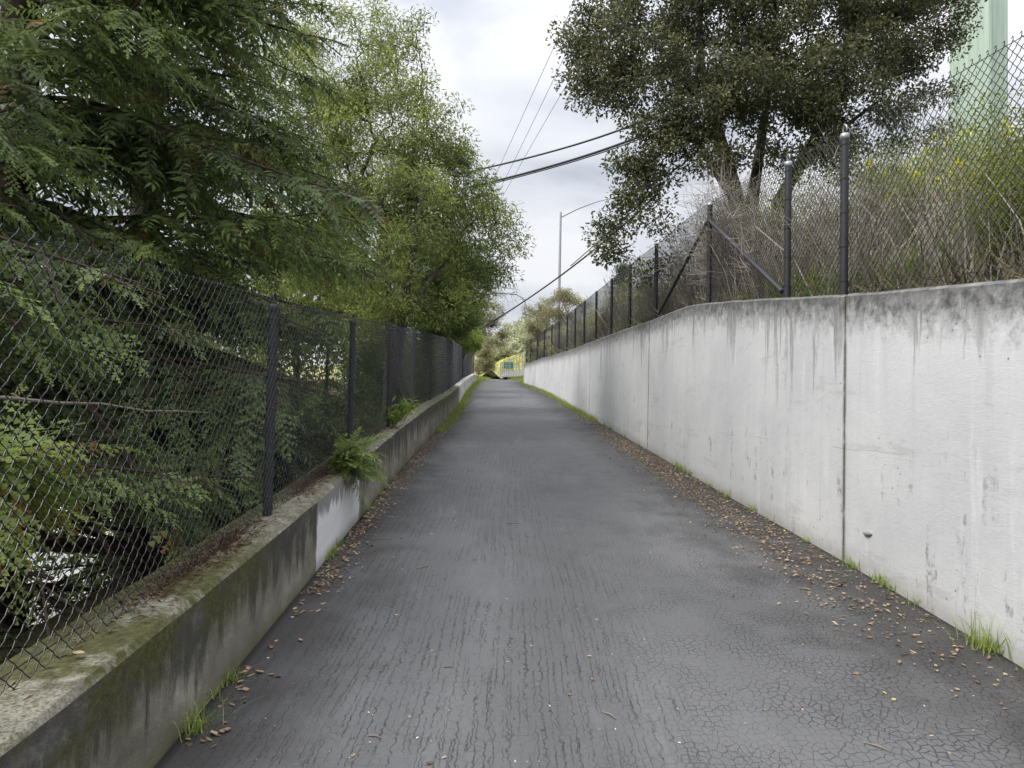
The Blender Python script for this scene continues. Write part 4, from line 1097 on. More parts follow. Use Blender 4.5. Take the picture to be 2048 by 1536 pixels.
broom('second yellow broom on the far wall top', xr(21.5, 1.4), 21.5, 1.5, .6, 34, 90, 14, .6)
broom('golden broom at the end of the far wall top', xr(30.5, 1.2), 30.5, 1.6, .8, 40, 130, 14, .7)
broom('leafy green scrub behind the far black posts', xr(16.5, 1.2), 16.5, 1.5, .8, 40, 0, 18, .4)
broom('rounded green scrub under the oak boughs', xr(13.2, 1.6), 13.2, 1.5, .9, 40, 3, 18, .35)
broom('green scrub between oak trunk and brace post', xr(11.0, 1.5), 11.0, 1.3, .9, 40, 0, 18, .45)
b = np.array([xr(20.2, .55), 20.2, GZ(xr(20.2, .55), 20.2)])
t = empty('russet_shrub', b, 'narrow dark red shrub beside a far fence post', 'shrub')
mb = MB(); e = stems(mb, b, 26, 1.0, .14, .005, .2, 3, 4); link('stems', mb.mesh('stems', M['dry_stem'], attr='tint', origin=b), t)
V, F, A = leaf_cloud(e, 16, .06, 'small', (.8, 1.4), .5); link('leaves', mesh_np('leaves', V - b, [F], [M['red_leaf']], {'tint': A}), t)

bush('wall_end_shrub', 'tall olive shrub crowding the end of the tall wall', xr(41.5, .7), 41.5, [blob(1078, 640, 41, .75, .8, 1.0), blob(1065, 680, 41, .5, .6, .9), blob(1098, 615, 40, .7, .7, .6), blob(1060, 625, 42, .45)], 130, 11000, 'oval', M['pale_bark'], M['olive_leaf'], tint=(.35, .28), cl_r=.26, lsize=(1, 1.8), cat='shrub')
bush('bank_shrub', 'yellowish leafy shrub behind the far fence', xr(34, 2.0), 34.0, [blob(1125, 610, 35, .9, .9, .8), blob(1160, 620, 35, .7), blob(1105, 640, 35, .6), blob(1130, 590, 35.5, .4)], 110, 9000, 'oval', M['pale_bark'], M['olive_leaf'], tint=(.55, .25), cl_r=.3, lsize=(1, 1.8), cat='shrub')
def pine(label, x, y, h, r):
    b = np.array([x, y, GZ(x, y) - .1])
    t = empty('pine_tree', b, label, 'tree', 'pines past the oak')
    mb = MB(); mb.tube([b, b + (0, 0, h)], [.16, .02], 7)
    tips = []
    for k in range(70):
        z = h * (.2 + .8 * k / 70); L = r * (1.08 - z / h) * rng.uniform(.6, 1.1); a = rng.uniform(0, 2 * math.pi)
        e = b + np.array([math.cos(a) * L, math.sin(a) * L, z + .15 * L]); mb.tube([b + (0, 0, z - .05), e], [.025, .006], 3, cap=False)
        tips += [b + (0, 0, z) + (e - b - np.array([0, 0, z])) * q for q in (.4, .6, .8, 1)]
    link('trunk', mb.mesh('trunk', M['dark_bark'], origin=b), t)
    V, F, A = leaf_cloud(np.array(tips), 26, .2, 'lance', (1.6, 2.6), .45)
    link('crown', mesh_np('crown', V - b, [F], [M['pine_leaf']], {'tint': A}), t)
p = at(1245, 560, 40); pine('dark pine showing between the far fence posts', p[0], 40.0, p[2] - GZ(p[0], 40) + .9, 1.5)
p = at(1290, 575, 46); pine('smaller pine showing behind the oak twigs', p[0], 46.0, p[2] - GZ(p[0], 46) + .5, 1.6)

# dry weeds covering the bank (nobody could count them)
def bank_weeds():
    n = 5200
    y = 2.5 + 42 * rng.random(n) ** 1.5; dx = .32 + 5.5 * rng.random(n) ** 1.4
    x = XR(y) + dx; z = np.array([GZ(a, b) for a, b in zip(x, y)]) - .03
    h = rng.uniform(.2, .9, n) * np.where(dx > 2.5, .8, 1)
    P0 = np.stack([x, y, z], -1); ln = rng.normal(0, .2, (n, 2))
    P1 = P0 + np.stack([ln[:, 0] * h * .5, ln[:, 1] * h * .5, h * .55], -1); P2 = P0 + np.stack([ln[:, 0] * h * 1.4, ln[:, 1] * h * 1.4, h], -1)
    r = rng.uniform(.0022, .0055, n) * (1 + y / 22)
    mb = MB(); ti = rng.random(n)
    V, Q = prisms(P0, P1, r, 3); mb.add(V, Q, a=np.repeat(ti, 6)); V, Q = prisms(P1, P2, r * .75, 3); mb.add(V, Q, a=np.repeat(ti, 6))
    link('bank_weeds', mb.mesh('bank_weeds', M['dry_stem'], attr='tint'), label='dry grey weed stalks covering the bank behind the wall fence', cat='weeds', kind='stuff')
    n = 28000
    y = 2.5 + 42 * rng.random(n) ** 1.5; x = XR(y) + .3 + 7 * rng.random(n) ** 1.2
    z = np.array([GZ(a, b) for a, b in zip(x, y)])
    P = np.stack([x, y, z - .02], -1)
    d = rand_dirs(n, .3, 1.0)
    TV, TF = kite_template(.3, .014)
    V, F, A = stamp(TV, TF, P, frames(d, np.tile([1.0, 0, 0], (n, 1)), rng.uniform(0, 6, n)), rng.uniform(.4, 1.3, n) * (1 + y / 40), None, np.clip(.45 + .35 * np.sin(x * 1.7 + y * .9) + rng.normal(0, .2, n), 0, 1))
    green = (np.sin(x * 1.1 + 2) + np.sin(y * .8 + x * .6) + rng.normal(0, .6, n)) > -.25
    gm = np.repeat(green, len(TF))
    me = mesh_np('bank_grass', V, [F], [M['straw'], M['grass']], {'tint': A}, fmat=gm.astype(int))
    link('bank_grass', me, label='straw and green grass mixed over the bank', cat='grass', kind='stuff')
bank_weeds()

# ------------------------------------------------------------------ pale green steel column
cp = at(1956, 300, 18.0); cx, cy = cp[0], 18.0
cz = GZ(cx, cy)
col = empty('steel_column', (cx, cy, cz), 'pale green faceted steel column rising behind the oak', 'column')
mb = MB(); rad = .66; k = 8
ang = np.arange(k) * 2 * math.pi / k + R(34.2)
prof = []
for a in ang:     # each facet has a shallow fold
    prof += [(rad * math.cos(a - .05), rad * math.sin(a - .05)), (rad * math.cos(a + .05), rad * math.sin(a + .05)), (rad * .955 * math.cos(a + .12), rad * .955 * math.sin(a + .12)), (rad * .955 * math.cos(a + R(45) - .12), rad * .955 * math.sin(a + R(45) - .12))]
prof = np.array(prof); n = len(prof)
V = np.concatenate([np.column_stack([prof * s_, np.full(n, z_)]) for s_, z_ in ((1, -.4), (1, 1.2), (.97, 24))])
mb.add(V, [(i + l * n, (i + 1) % n + l * n, (i + 1) % n + n + l * n, i + n + l * n) for l in range(2) for i in range(n)], [tuple(range(2 * n, 3 * n))])
link('shaft', mb.mesh('shaft', M['green_paint']), col)
mb = MB(); a = np.linspace(0, 2 * math.pi, 25)[:-1]
V = np.concatenate([np.column_stack([r_ * np.cos(a), r_ * np.sin(a), np.full(24, z_)]) for r_, z_ in ((1.0, -.4), (1.0, .25), (.93, .3))])
mb.add(V, [(i + l * 24, (i + 1) % 24 + l * 24, (i + 1) % 24 + 24 + l * 24, i + 24 + l * 24) for l in range(2) for i in range(24)], [tuple(range(48, 72))])
link('footing', mb.mesh('footing', M['grey_conc']), col)
# white marker post on the bank
p = at(1853, 445, 9.5)
mb = MB(); g = GZ(p[0], 9.5); mb.tube([(p[0], 9.5, g - .1), (p[0], 9.5, p[2] + .1)], .035, 10); mb.tube([(p[0], 9.5, p[2] + .1), (p[0], 9.5, p[2] + .13)], [.04, .02], 10)
link('marker_post', mb.mesh('marker_post', M['white_paint'], origin=(p[0], 9.5, g)), None, 'short white marker post among the broom stems on the bank', 'post', loc=(p[0], 9.5, g))

# ------------------------------------------------------------------ street lamp far behind
LY = 52.0
tp = at(1121.5, 428, LY); bt = at(1117, 640, LY)
lx = tp[0]; lz = GZ(lx, LY) - .2
lamp = empty('street_lamp', (lx, LY, lz), 'tall grey street lamp with a long arm rising past the cables', 'lamp')
L0 = np.array([lx, LY, lz])
mb = MB(); mb.tube([L0, L0 * .5 + tp * .5, tp], [.15, .11, .075], 12); link('pole', mb.mesh('pole', M['pole_steel'], smooth_shade=True, origin=L0), lamp)
e1 = at(1192, 404, LY); e2 = at(1232, 394, LY)
mb = MB(); mb.tube([tp - (0, 0, .25), (tp * .5 + e1 * .5) + (0, 0, .05) - (0, 0, .1), e1, e2], [.055, .05, .04, .035], 8); link('arm', mb.mesh('arm', M['pole_steel'], smooth_shade=True, origin=L0), lamp)
mb = MB(); mb.tube([e2 - (.05, 0, 0), e2 + (.1, 0, .02), e2 + (.55, 0, .03), e2 + (.75, 0, .02)], [.05, .1, .13, .05], 8); link('lamp_head', mb.mesh('lamp_head', M['pole_steel'], smooth_shade=True, origin=L0), lamp)
mb = MB(); mb.tube([tp, tp + (0, 0, .12), tp + (0, 0, .25)], [.085, .075, .02], 10); link('cap', mb.mesh('cap', M['pole_steel'], origin=L0), lamp)

# ------------------------------------------------------------------ overhead cables
def cable(name, label, pts, r, mat, group, extra=None):
    P = np.array(pts, float)
    t = np.linspace(0, 1, len(P)); tt = np.linspace(0, 1, 40)
    C = np.stack([np.interp(tt, t, P[:, i]) for i in range(3)], -1)
    co = np.polyfit(t, P, 2); C = np.stack([np.polyval(co[:, i], tt) for i in range(3)], -1)
    mb = MB(); mb.tube(C, r, 6)
    o = C[0]
    me = mb.mesh(name, mat, smooth_shade=True, origin=o)
    ob_ = link(name, me, None, label, 'cable', group, loc=o)
    if extra is not None: extra(ob_, o)
    return ob_
G1 = 'overhead cables crossing the path'
cable('overhead_cable', 'upper thick black cable crossing from the spring tree to the oak', [at(640, 400, 34), at(885, 357, 30), at(1000, 330, 28), at(1100, 300, 26), at(1225, 258, 23), at(1400, 195, 20)], .034, M['cable'], G1)
cable('overhead_cable', 'lower thick black cable crossing from the spring tree to the oak', [at(640, 436, 34), at(900, 387, 30), at(1000, 360, 28), at(1100, 327, 26), at(1250, 280, 23), at(1420, 215, 20)], .042, M['cable'], G1)
cable('overhead_cable', 'thin strand lashed along the lower thick black cable', [at(640, 441, 34), at(900, 392, 30), at(1000, 362, 28), at(1100, 332, 26), at(1250, 286, 23), at(1420, 222, 20)], .02, M['cable'], G1)
def splice(o_, o0):
    c = at(983, 650, 40); mb = MB(); d = at(990, 645, 39.6) - c; d /= np.linalg.norm(d)
    mb.tube([c - d * .2, c - d * .15, c, c + d * .15, c + d * .2], [.04, .10, .115, .10, .04], 10)
    link('splice_case', mb.mesh('splice_case', M['cable'], smooth_shade=True, origin=o0), o_)
cable('overhead_cable', 'black cable with a splice case descending towards the far bend', [at(900, 692, 44), at(983, 646, 40), at(1060, 594, 36), at(1119, 551, 33), at(1200, 488, 29), at(1330, 378, 24)], .036, M['cable'], G1, splice)
cable('overhead_cable', 'thin cable joining the descending cable near the lamp', [at(1140, 533, 32), at(1190, 489, 29.5), at(1240, 445, 27), at(1330, 364, 24)], .02, M['cable'], G1)
G2 = 'thin power lines overhead'
cable('power_line', 'leftmost of the three thin power lines in the sky', [at(1160, -20, 24), at(1085, 145, 31), at(1030, 265, 38), at(960, 420, 50)], .012, M['thin_cable'], G2)
cable('power_line', 'middle one of the three thin power lines in the sky', [at(1190, -20, 24), at(1110, 155, 31), at(1050, 275, 38), at(975, 430, 50)], .012, M['thin_cable'], G2)
cable('power_line', 'rightmost of the three thin power lines in the sky', [at(1240, -10, 24), at(1130, 178, 31), at(1065, 285, 38), at(985, 430, 50)], .012, M['thin_cable'], G2)

# ------------------------------------------------------------------ far end: railing, sign, flowering slope, hills
rail = empty('ribbed_barrier', (float(XR(52)) + .5, 52, float(ZP(52)) + .42), 'grey barrier with white curved ribs and wire posts beyond the wall end', 'barrier')
r0 = np.array(rail.location)
ysr = [52, 55, 58.2, 61.6, 65.2, 69, 73, 77.4, 82, 87, 92.5, 98.5, 105]
rx_ = lambda y: float(XR(y)) + .45
rz_ = lambda y: float(ZP(y)) + .42 + .009 * (y - 52)
for a, b in zip(ysr[:-1], ysr[1:]):
    A_ = np.array([rx_(a), a, rz_(a)]); B_ = np.array([rx_(b), b, rz_(b)])
    mb = MB(); n_ = np.array([.14, 0, 0])
    V = [A_ - (0, 0, .1), B_ - (0, 0, .1), B_ + (0, 0, .5), A_ + (0, 0, .5)]
    mb.add(V + [v + n_ for v in V], [(0, 1, 2, 3), (7, 6, 5, 4), (3, 2, 6, 7), (0, 4, 5, 1), (0, 3, 7, 4), (1, 5, 6, 2)])
    link('barrier_panel', mb.mesh('barrier_panel', M['grey_conc'], origin=r0), rail)
    V, Q = chain_panel(lambda s: np.stack([XR(s) + .5, s, ZP(s) + .92 + .009 * (s - 52)], -1), side_n(XR, -1), a, b, 1.5, .0025, False, pitch=.2, hstep=.2)
    link('mesh_panel', mesh_np('mesh_panel', V - r0, [Q], [M['weathered_wire']]), rail)
for y in ysr:
    f = np.array([rx_(y), y, rz_(y)])
    mb = MB()
    for q0, q1 in zip(np.linspace(0, .92, 7)[:-1], np.linspace(0, .92, 7)[1:]):
        X0, X1 = -.42 * (1 - math.sin(q0 * math.pi / 2)) - .02, -.42 * (1 - math.sin(q1 * math.pi / 2)) - .02
        z0, z1 = .52 * (1 - math.cos(q0 * math.pi / 2)) , .52 * (1 - math.cos(q1 * math.pi / 2))
        V = [f + (X0, -.09, z0), f + (X1, -.09, z1), f + (X1 + .12, -.09, z1), f + (X0 + .12, -.09, z0 - .04)]
        mb.add(V + [v + np.array([0, .18, 0]) for v in V], [(0, 3, 2, 1), (4, 5, 6, 7), (0, 1, 5, 4), (1, 2, 6, 5), (2, 3, 7, 6), (3, 0, 4, 7)])
    link('rib', mb.mesh('rib', M['white_paint'], origin=r0), rail)
    mb = MB(); mb.tube([f + (.06, 0, .45), f + (.06, 0, 2.0)], .035, 8); link('post', mb.mesh('post', M['galv'], origin=r0), rail)
SY = 73.0
sp = at(1017, 731, SY)
sign = empty('path_sign', (sp[0], SY, float(ZP(SY))), 'small green rectangular sign with white lettering standing beside the barrier', 'sign')
g0 = np.array(sign.location)
hw, hh = .53, .37
mb = MB()
cr = [(sx_ * (hw - .07) + .07 * math.cos(a), sz_ * (hh - .07) + .07 * math.sin(a)) for sx_, sz_, a0 in ((1, 1, 0), (-1, 1, 90), (-1, -1, 180), (1, -1, 270)) for a in [R(a0), R(a0 + 45), R(a0 + 90)]]
cr = np.array(cr); n = len(cr)
V = np.concatenate([np.column_stack([sp[0] + cr[:, 0], np.full(n, yy), sp[2] + cr[:, 1]]) for yy in (SY, SY + .012)])
mb.add(V, [tuple(range(n))[::-1], tuple(range(n, 2 * n))], [(i, (i + 1) % n, (i + 1) % n + n, i + n) for i in range(n)])
link('face', mb.mesh('face', M['sign_green'], origin=g0), sign)
mb = MB(); cr2 = cr * np.array([.95, .93]); cr3 = cr * np.array([.92, .89])
V = np.concatenate([np.column_stack([sp[0] + c_[:, 0], np.full(n, SY - .004), sp[2] + c_[:, 1]]) for c_ in (cr2, cr3)])
mb.add(V, [(i, (i + 1) % n, (i + 1) % n + n, i + n) for i in range(n)])
link('border', mb.mesh('border', M['sign_white'], origin=g0), sign)
# three rows of lettering too small and blurred to read: short white strokes, row by row as they show
mb = MB()
rows_ = [(.15, .085, [(-.32, .02), (-.24, .08), (-.08, .09), (.06, .17)]), (-.04, .10, [(-.36, .10), (-.23, .16), (-.05, .07), (.06, .22)]), (-.2, .07, [(-.26, .13), (-.09, .05), (.06, .05), (.13, .10)])]
for zc_, hh_, ws in rows_:
    for x0, w_ in ws:
        for k_ in range(max(1, int(w_ / .045))):
            xx = sp[0] + x0 + k_ * .05
            mb.box((xx, SY - .006, sp[2] + zc_ - hh_ / 2), (xx + .012, SY - .003, sp[2] + zc_ + hh_ / 2))
            mb.box((xx + .012, SY - .006, sp[2] + zc_ + hh_ * .25), (xx + .036, SY - .003, sp[2] + zc_ + hh_ * .45))
link('lettering', mb.mesh('lettering', M['sign_white'], origin=g0), sign)
mb = MB()
mb.tube([(sp[0], SY + .05, float(ZP(SY)) - .1), (sp[0], SY + .05, sp[2] + .3)], .035, 8); link('post', mb.mesh('post', M['galv'], origin=g0), sign)

# flowering slope
def slope_z(x, y):
    d = np.clip(np.maximum(x - (XR(y) + .75), np.minimum((y - 106) * .4, (x + 5.0) * .55)), 0, 60)
    return ZP(y) + .35 + .009 * (y - 52) + 3.7 * (1 - np.exp(-d * .5)) * np.clip((y - 56) / 24, .15, 1) + .16 * np.clip(d, 0, 20) + .15 * np.sin(x * .9 + y * .3)
xs_ = np.concatenate([np.arange(0, 6, .75), np.arange(6, 50, 2.0)]); ys_ = np.arange(58, 136, 2.0)
GX, GY = np.meshgrid(xs_, ys_); GX = GX + np.array([rx_(v) + .3 - max(0, v - 106) * .8 for v in ys_])[:, None]
GZz = slope_z(GX, GY) - .15
nr, nc = GX.shape; i = np.arange(nr - 1)[:, None] * nc; j = np.arange(nc - 1)[None]
Q = np.stack([i + j, i + j + 1, i + nc + j + 1, i + nc + j], -1).reshape(-1, 4)
M['slope'] = soil('flowering_slope_soil', (.20, .20, .09), (.32, .31, .13), (.44, .41, .18), 1.5)
link('hillside', mesh_np('hillside', np.stack([GX, GY, GZz], -1).reshape(-1, 3), Q, [M['slope']]), kind='structure')
n = 22000
x = rng.uniform(-9, 14, n); y = rng.uniform(60, 134, n)
k = x > (np.array([rx_(v) - max(0, v - 106) * .8 for v in y]) + .45); x, y = x[k], y[k]; n = len(x)
P = np.stack([x, y, slope_z(x, y) - .12], -1)
V, F, A = stamp(*kite_template(.42, .26), P, frames(rand_dirs(n, .1, 1.0)), rng.uniform(.5, 1.2, n), None, np.clip(.62 + .2 * np.sin(x * 1.3 + y * .5) + rng.normal(0, .3, n), 0, 1))
link('yellow_flowers', mesh_np('yellow_flowers', V, [F], [M['field_yellow']], {'tint': A}), label='mass of bright yellow flowers covering the far slope', cat='flowers', kind='stuff')
# hills
def hill_z(x, y): return 6 + np.clip(y - 120, 0, 130) * .155 + .22 * np.clip(x, -60, 160) * np.clip((y - 120) / 130, 0, 1) + 1.2 * np.sin(x * .06) + np.sin(y * .05)
xs_ = np.linspace(-160, 260, 43); ys_ = np.concatenate([np.linspace(112, 260, 24), [300, 420]])
GX, GY = np.meshgrid(xs_, ys_); GZz = hill_z(GX, GY)
nr, nc = GX.shape; i = np.arange(nr - 1)[:, None] * nc; j = np.arange(nc - 1)[None]
Q = np.stack([i + j, i + j + 1, i + nc + j + 1, i + nc + j], -1).reshape(-1, 4)
M['hill'] = soil('hill_grass', (.20, .20, .09), (.30, .29, .14), (.40, .38, .2), .08)
link('hills', mesh_np('hills', np.stack([GX, GY, GZz], -1).reshape(-1, 3), Q, [M['hill']]), kind='structure')
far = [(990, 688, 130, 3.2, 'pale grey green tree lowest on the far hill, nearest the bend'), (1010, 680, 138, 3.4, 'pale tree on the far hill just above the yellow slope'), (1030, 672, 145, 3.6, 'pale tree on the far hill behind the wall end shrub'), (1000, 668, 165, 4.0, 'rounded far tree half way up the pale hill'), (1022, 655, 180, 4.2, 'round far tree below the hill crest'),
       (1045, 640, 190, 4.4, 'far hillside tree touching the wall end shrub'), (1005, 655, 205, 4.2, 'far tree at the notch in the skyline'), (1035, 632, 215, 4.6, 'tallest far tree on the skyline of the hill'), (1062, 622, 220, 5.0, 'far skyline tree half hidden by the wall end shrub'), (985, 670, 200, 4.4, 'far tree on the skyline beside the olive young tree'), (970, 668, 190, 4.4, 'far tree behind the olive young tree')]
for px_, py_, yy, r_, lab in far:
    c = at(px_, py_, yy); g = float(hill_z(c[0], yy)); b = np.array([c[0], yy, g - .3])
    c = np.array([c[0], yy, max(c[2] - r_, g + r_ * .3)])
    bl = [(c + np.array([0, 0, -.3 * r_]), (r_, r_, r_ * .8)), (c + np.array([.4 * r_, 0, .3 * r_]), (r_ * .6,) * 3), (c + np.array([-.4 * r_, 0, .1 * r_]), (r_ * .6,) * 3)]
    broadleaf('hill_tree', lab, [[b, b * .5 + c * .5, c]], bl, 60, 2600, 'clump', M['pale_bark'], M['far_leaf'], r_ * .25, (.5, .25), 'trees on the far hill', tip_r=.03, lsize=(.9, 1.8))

# ------------------------------------------------------------------ growth on and at the walls
def sprig(label, p, dirs, lns, tint, name='redwood_sprig', cat='branch'):
    p = np.asarray(p, float); t = empty(name, p, label, cat)
    mb, bw = MB(), MB()
    pos, D, L_ = [], [], []
    for d, l in zip(dirs, lns):
        d = np.asarray(d, float); d /= np.linalg.norm(d)
        for q in np.linspace(0, .8, 4): pos.append(p + d * l * q); D.append(d + rng.normal(0, .35, 3)); L_.append(.32 * rng.uniform(.7, 1.1))
        bw.tube([p, p + d * l * .5, p + d * l], [.007, .005, .003], 4)
    stamp_sprays(mb, np.array(pos), np.array(D), np.array(L_), np.clip(rng.normal(tint, .08, len(pos)), 0, .93))
    link('stem', bw.mesh('stem', M['red_bark'], origin=p), t)
    link('foliage', mb.mesh('foliage', M['redwood_leaf'], attr='tint', origin=p), t)
ps = np.array([float(XL(6.3)) - .16, 6.35, SL * 6.35 + .62])
sd_ = [np.array([1.0, a_, b_]) for a_ in (-1.5, -1.0, -.5, 0, .5, 1.0, 1.6) for b_ in (-.55, -.15, .25, .55)]
sprig('fresh redwood sprig pushing through the fence and hanging over the kerb wall', ps, sd_, [random.uniform(.2, .4) for _ in sd_], .68)
pb = np.array([-2.02, 2.85, 1.3])
bd_ = [np.array([a_, b_, c_]) for a_ in (-.7, -.2, .12) for b_ in (-1.0, -.3, .5, 1.1) for c_ in (-1.1, -.5, .05)]
sprig('bright fresh green redwood bough low behind the near fence mesh', pb, bd_, [random.uniform(.3, .5) for _ in bd_], .84)
def leafy_weed(label, p, n, h, mat, tm='bay', cat='plant', name='wall_weed', lean=(.15, 0), per=5, sz=(.7, 1.3)):
    p = np.asarray(p, float); t = empty(name, p, label, cat)
    mb = MB(); e = stems(mb, p, n, h, h * .6, .003, .2, 2, 3, lean)
    link('stems', mb.mesh('stems', M['grass'], attr='tint', origin=p), t)
    V, F, A = leaf_cloud(e, per, .035, tm, sz, .6); link('leaves', mesh_np('leaves', V - p, [F], [mat], {'tint': A}), t)
p = np.array([float(XL(9.6)) - .12, 9.6, SL * 9.6 + float(CURB(9.6))]); leafy_weed('broad leaved weed sprouting on the kerb top farther along the fence', p, 9, .32, M['bright_leaf'], sz=(.8, 1.5))
p = np.array([float(XR(31)) + .02, 31.0, SL * 31 + float(WT(31))]); leafy_weed('pale weed hanging over the far top edge of the tall wall', p, 9, .35, M['olive_leaf'], sz=(.8, 1.5), lean=(-.12, 0))

# vines and twigs caught in the near fence
def fence_twig(label, a, b_, r=.006):
    mb = MB(); a, b_ = np.array(a), np.array(b_); q = np.linspace(0, 1, 7)[:, None]
    mb.tube(a + (b_ - a) * q + rng.normal(0, .012, (7, 3)), np.linspace(r, r * .5, 7), 5)
    link('fallen_branch', mb.mesh('fallen_branch', M['twig'], origin=a), None, label, 'branch', loc=a)
a = at(-40, 795, 2.7); b_ = at(380, 822, 4.4)
fence_twig('pale bare branch lying level behind the near fence mesh', (-1.95, 2.3, a[2]), (-1.98, 4.6, b_[2] - .02), .008)

# grass tufts
def tuft_mesh(n, h, spread, w=.0045, tint=.55, lean=(0, 0)):
    V, F, A = [], [], []
    for i in range(n):
        a = rng.uniform(0, 2 * math.pi); H = h * rng.uniform(.4, 1.1); o = spread * rng.random()
        b = np.array([rng.normal(0, spread * .25), rng.normal(0, spread * .35), 0])
        d = np.array([math.cos(a) * o * 1.6 + lean[0], math.sin(a) * o * 1.6 + lean[1], 0]); sd = np.array([-math.sin(a), math.cos(a), 0]) * w * rng.uniform(.6, 1.2)
        k = len(V)
        for q in (0, .4, .75, 1.0):
            c = b + d * q ** 1.8 + np.array([0, 0, H * (q - .28 * q ** 3 * (o / max(spread, 1e-3)))]); ww = (1 - q * .9)
            V += [c - sd * ww, c + sd * ww]
        F += [(k + 2 * j, k + 2 * j + 1, k + 2 * j + 3, k + 2 * j + 2) for j in range(3)]
        A += [np.clip(rng.normal(tint, .2), 0, 1)] * 8
    return mesh_np('grass_tuft', np.array(V), [np.array(F)], [M['grass']], {'tint': np.array(A)})
tm_ = [tuft_mesh(40, .12, .12, .0035, .6), tuft_mesh(30, .09, .11, .0035, .5), tuft_mesh(64, .19, .17, .0035, .6), tuft_mesh(20, .08, .09, .0035, .75)]
def tuft(y, side, k, label, group, sc=1.0, dx=.02):
    x = float(XR(y)) - dx if side > 0 else float(XL(y)) + dx
    o = link('grass_tuft', tm_[k], None, label, 'grass', group, loc=(x, y, float(path_z(x, y)) - .003))
    o.rotation_euler = (0, 0, random.uniform(0, 6.28)); o.scale = (sc,) * 3
GR, GL_ = 'grass tufts at the foot of the tall wall', 'grass tufts at the foot of the kerb wall'
tuft(3.98, 1, 2, 'biggest grass tuft at the tall wall foot, with long arching blades', GR, 1.15, .06)
tuft(4.02, 1, 0, 'grass clump pressed against the biggest tuft at the wall foot', GR, .8)
tuft(5.55, 1, 0, 'grass tuft right beside the foot of the vertical wall joint', GR, 1.0)
tuft(5.15, 1, 0, 'wide grass tuft next after the joint tuft, towards the viewer', GR, 1.1); tuft(5.02, 1, 1, 'low grass clump joined to the wide tuft by the wall', GR, 1.0)
tuft(4.72, 1, 1, 'low leafy grass tuft midway between the joint and the biggest tuft', GR, 1.0)
tuft(3.55, 1, 1, 'nearest grass tuft at the tall wall foot, at the frame edge', GR, 1.0); tuft(3.72, 1, 3, 'thin grass tuft between the nearest and the biggest tuft', GR, .8)
tuft(6.3, 1, 3, 'small pale tuft a step beyond the vertical wall joint', GR, 1.0); tuft(7.55, 1, 0, 'upright grass tuft with one tall blade, halfway to the second joint', GR, 1.05)
tuft(7.2, 1, 3, 'tiny sprig of grass just before the upright tuft', GR, .8)
for y in (8.3, 8.55, 9.0): tuft(y, 1, 1, 'one of three grass tufts close together along the wall past the upright tuft', GR, 1.0)
for y in (9.9, 10.2, 10.35, 10.6): tuft(y, 1, 0, 'one of the tufts in the thick grass run beside the heaped dry leaves', GR, 1.15)
for y in (13.2, 14.6, 16.1, 17.0, 18.2): tuft(y, 1, 1, 'small distant grass tuft along the far wall foot', GR, 1.2)
tuft(2.95, -1, 2, 'largest grass tuft at the kerb foot beside curled leaves', GL_, .8, .05); tuft(3.25, -1, 3, 'few grass blades rising just past the largest kerb tuft', GL_, 1.2)
tuft(3.4, -1, 0, 'tall thin grass blades standing against the mossy kerb', GL_, .8, .03)
for y in (5.45, 5.6, 5.85): tuft(y, -1, 0, 'grass tuft growing in front of the painted patch on the kerb', GL_, .85)
for y in (7.3, 8.0, 8.4): tuft(y, -1, 1, 'mossy grass tuft at the kerb foot past the painted patch', GL_, .9)
# grass verges farther on (a continuous strip)
def verge(name, label, pts_fn, n, hs, tint, width):
    P = pts_fn(n); TV, TF = kite_template(1.0, .05)
    d = rand_dirs(n, .45, 1.0)
    V, F, A = stamp(TV, TF, P, frames(d, np.tile([1.0, .2, 0], (n, 1)), rng.uniform(0, 6, n)), rng.uniform(hs[0], hs[1], n), None, np.clip(rng.normal(tint, .2, n), 0, 1))
    link(name, mesh_np(name, V, [F], [M['grass']], {'tint': A}), label=label, cat='grass', kind='stuff')
def vl(n):
    y = rng.uniform(14.5, 46, n); x = XL(y) + np.abs(rng.normal(0, .09, n)) * (1 + y / 45); return np.stack([x, y, SL * y - .01], -1)
verge('grass_verge', 'strip of bright grass along the far foot of the kerb wall', vl, 5200, (.05, .16), .7, .2)
def vr(n):
    y = 18 + 26 * rng.random(n); x = XR(y) - np.abs(rng.normal(0, .07, n)) * (1 + y / 40); return np.stack([x, y, SL * y - .01], -1)
verge('grass_verge', 'strip of bright grass along the far foot of the tall wall', vr, 4200, (.06, .17), .75, .2)
def vb(n):
    y = rng.uniform(44.5, 75, n); u = rng.uniform(-.1, .5, n); x = XR(y) + u; return np.stack([x, y, ZP(y) - .02 + np.clip(u, 0, 1) * .9], -1)
verge('grass_verge', 'green grass between the path and the ribbed barrier', vb, 3500, (.1, .25), .6, .5)
def vd(n):
    y = rng.uniform(96, 112, n); x = XL(y) - 2.5 + rng.random(n) * (XR(y) - XL(y) + 3.2); return np.stack([x, y, ZP(y) - .05 + .3 * np.clip((y - 104) / 4, 0, 1)], -1)
verge('grass_verge', 'green grass where the path drops out of sight below the flowers', vd, 3500, (.25, .6), .55, .5)
def vc(n):
    y = rng.uniform(44, 74, n); x = XL(y) - rng.uniform(-.15, 1.6, n); return np.stack([x, y, ZP(y) - .02 + .1 * np.clip(XL(y) - x, 0, 1)], -1)
verge('grass_verge', 'green grass mound at the path edge past the heaped ivy', vc, 6500, (.12, .35), .55, .5)

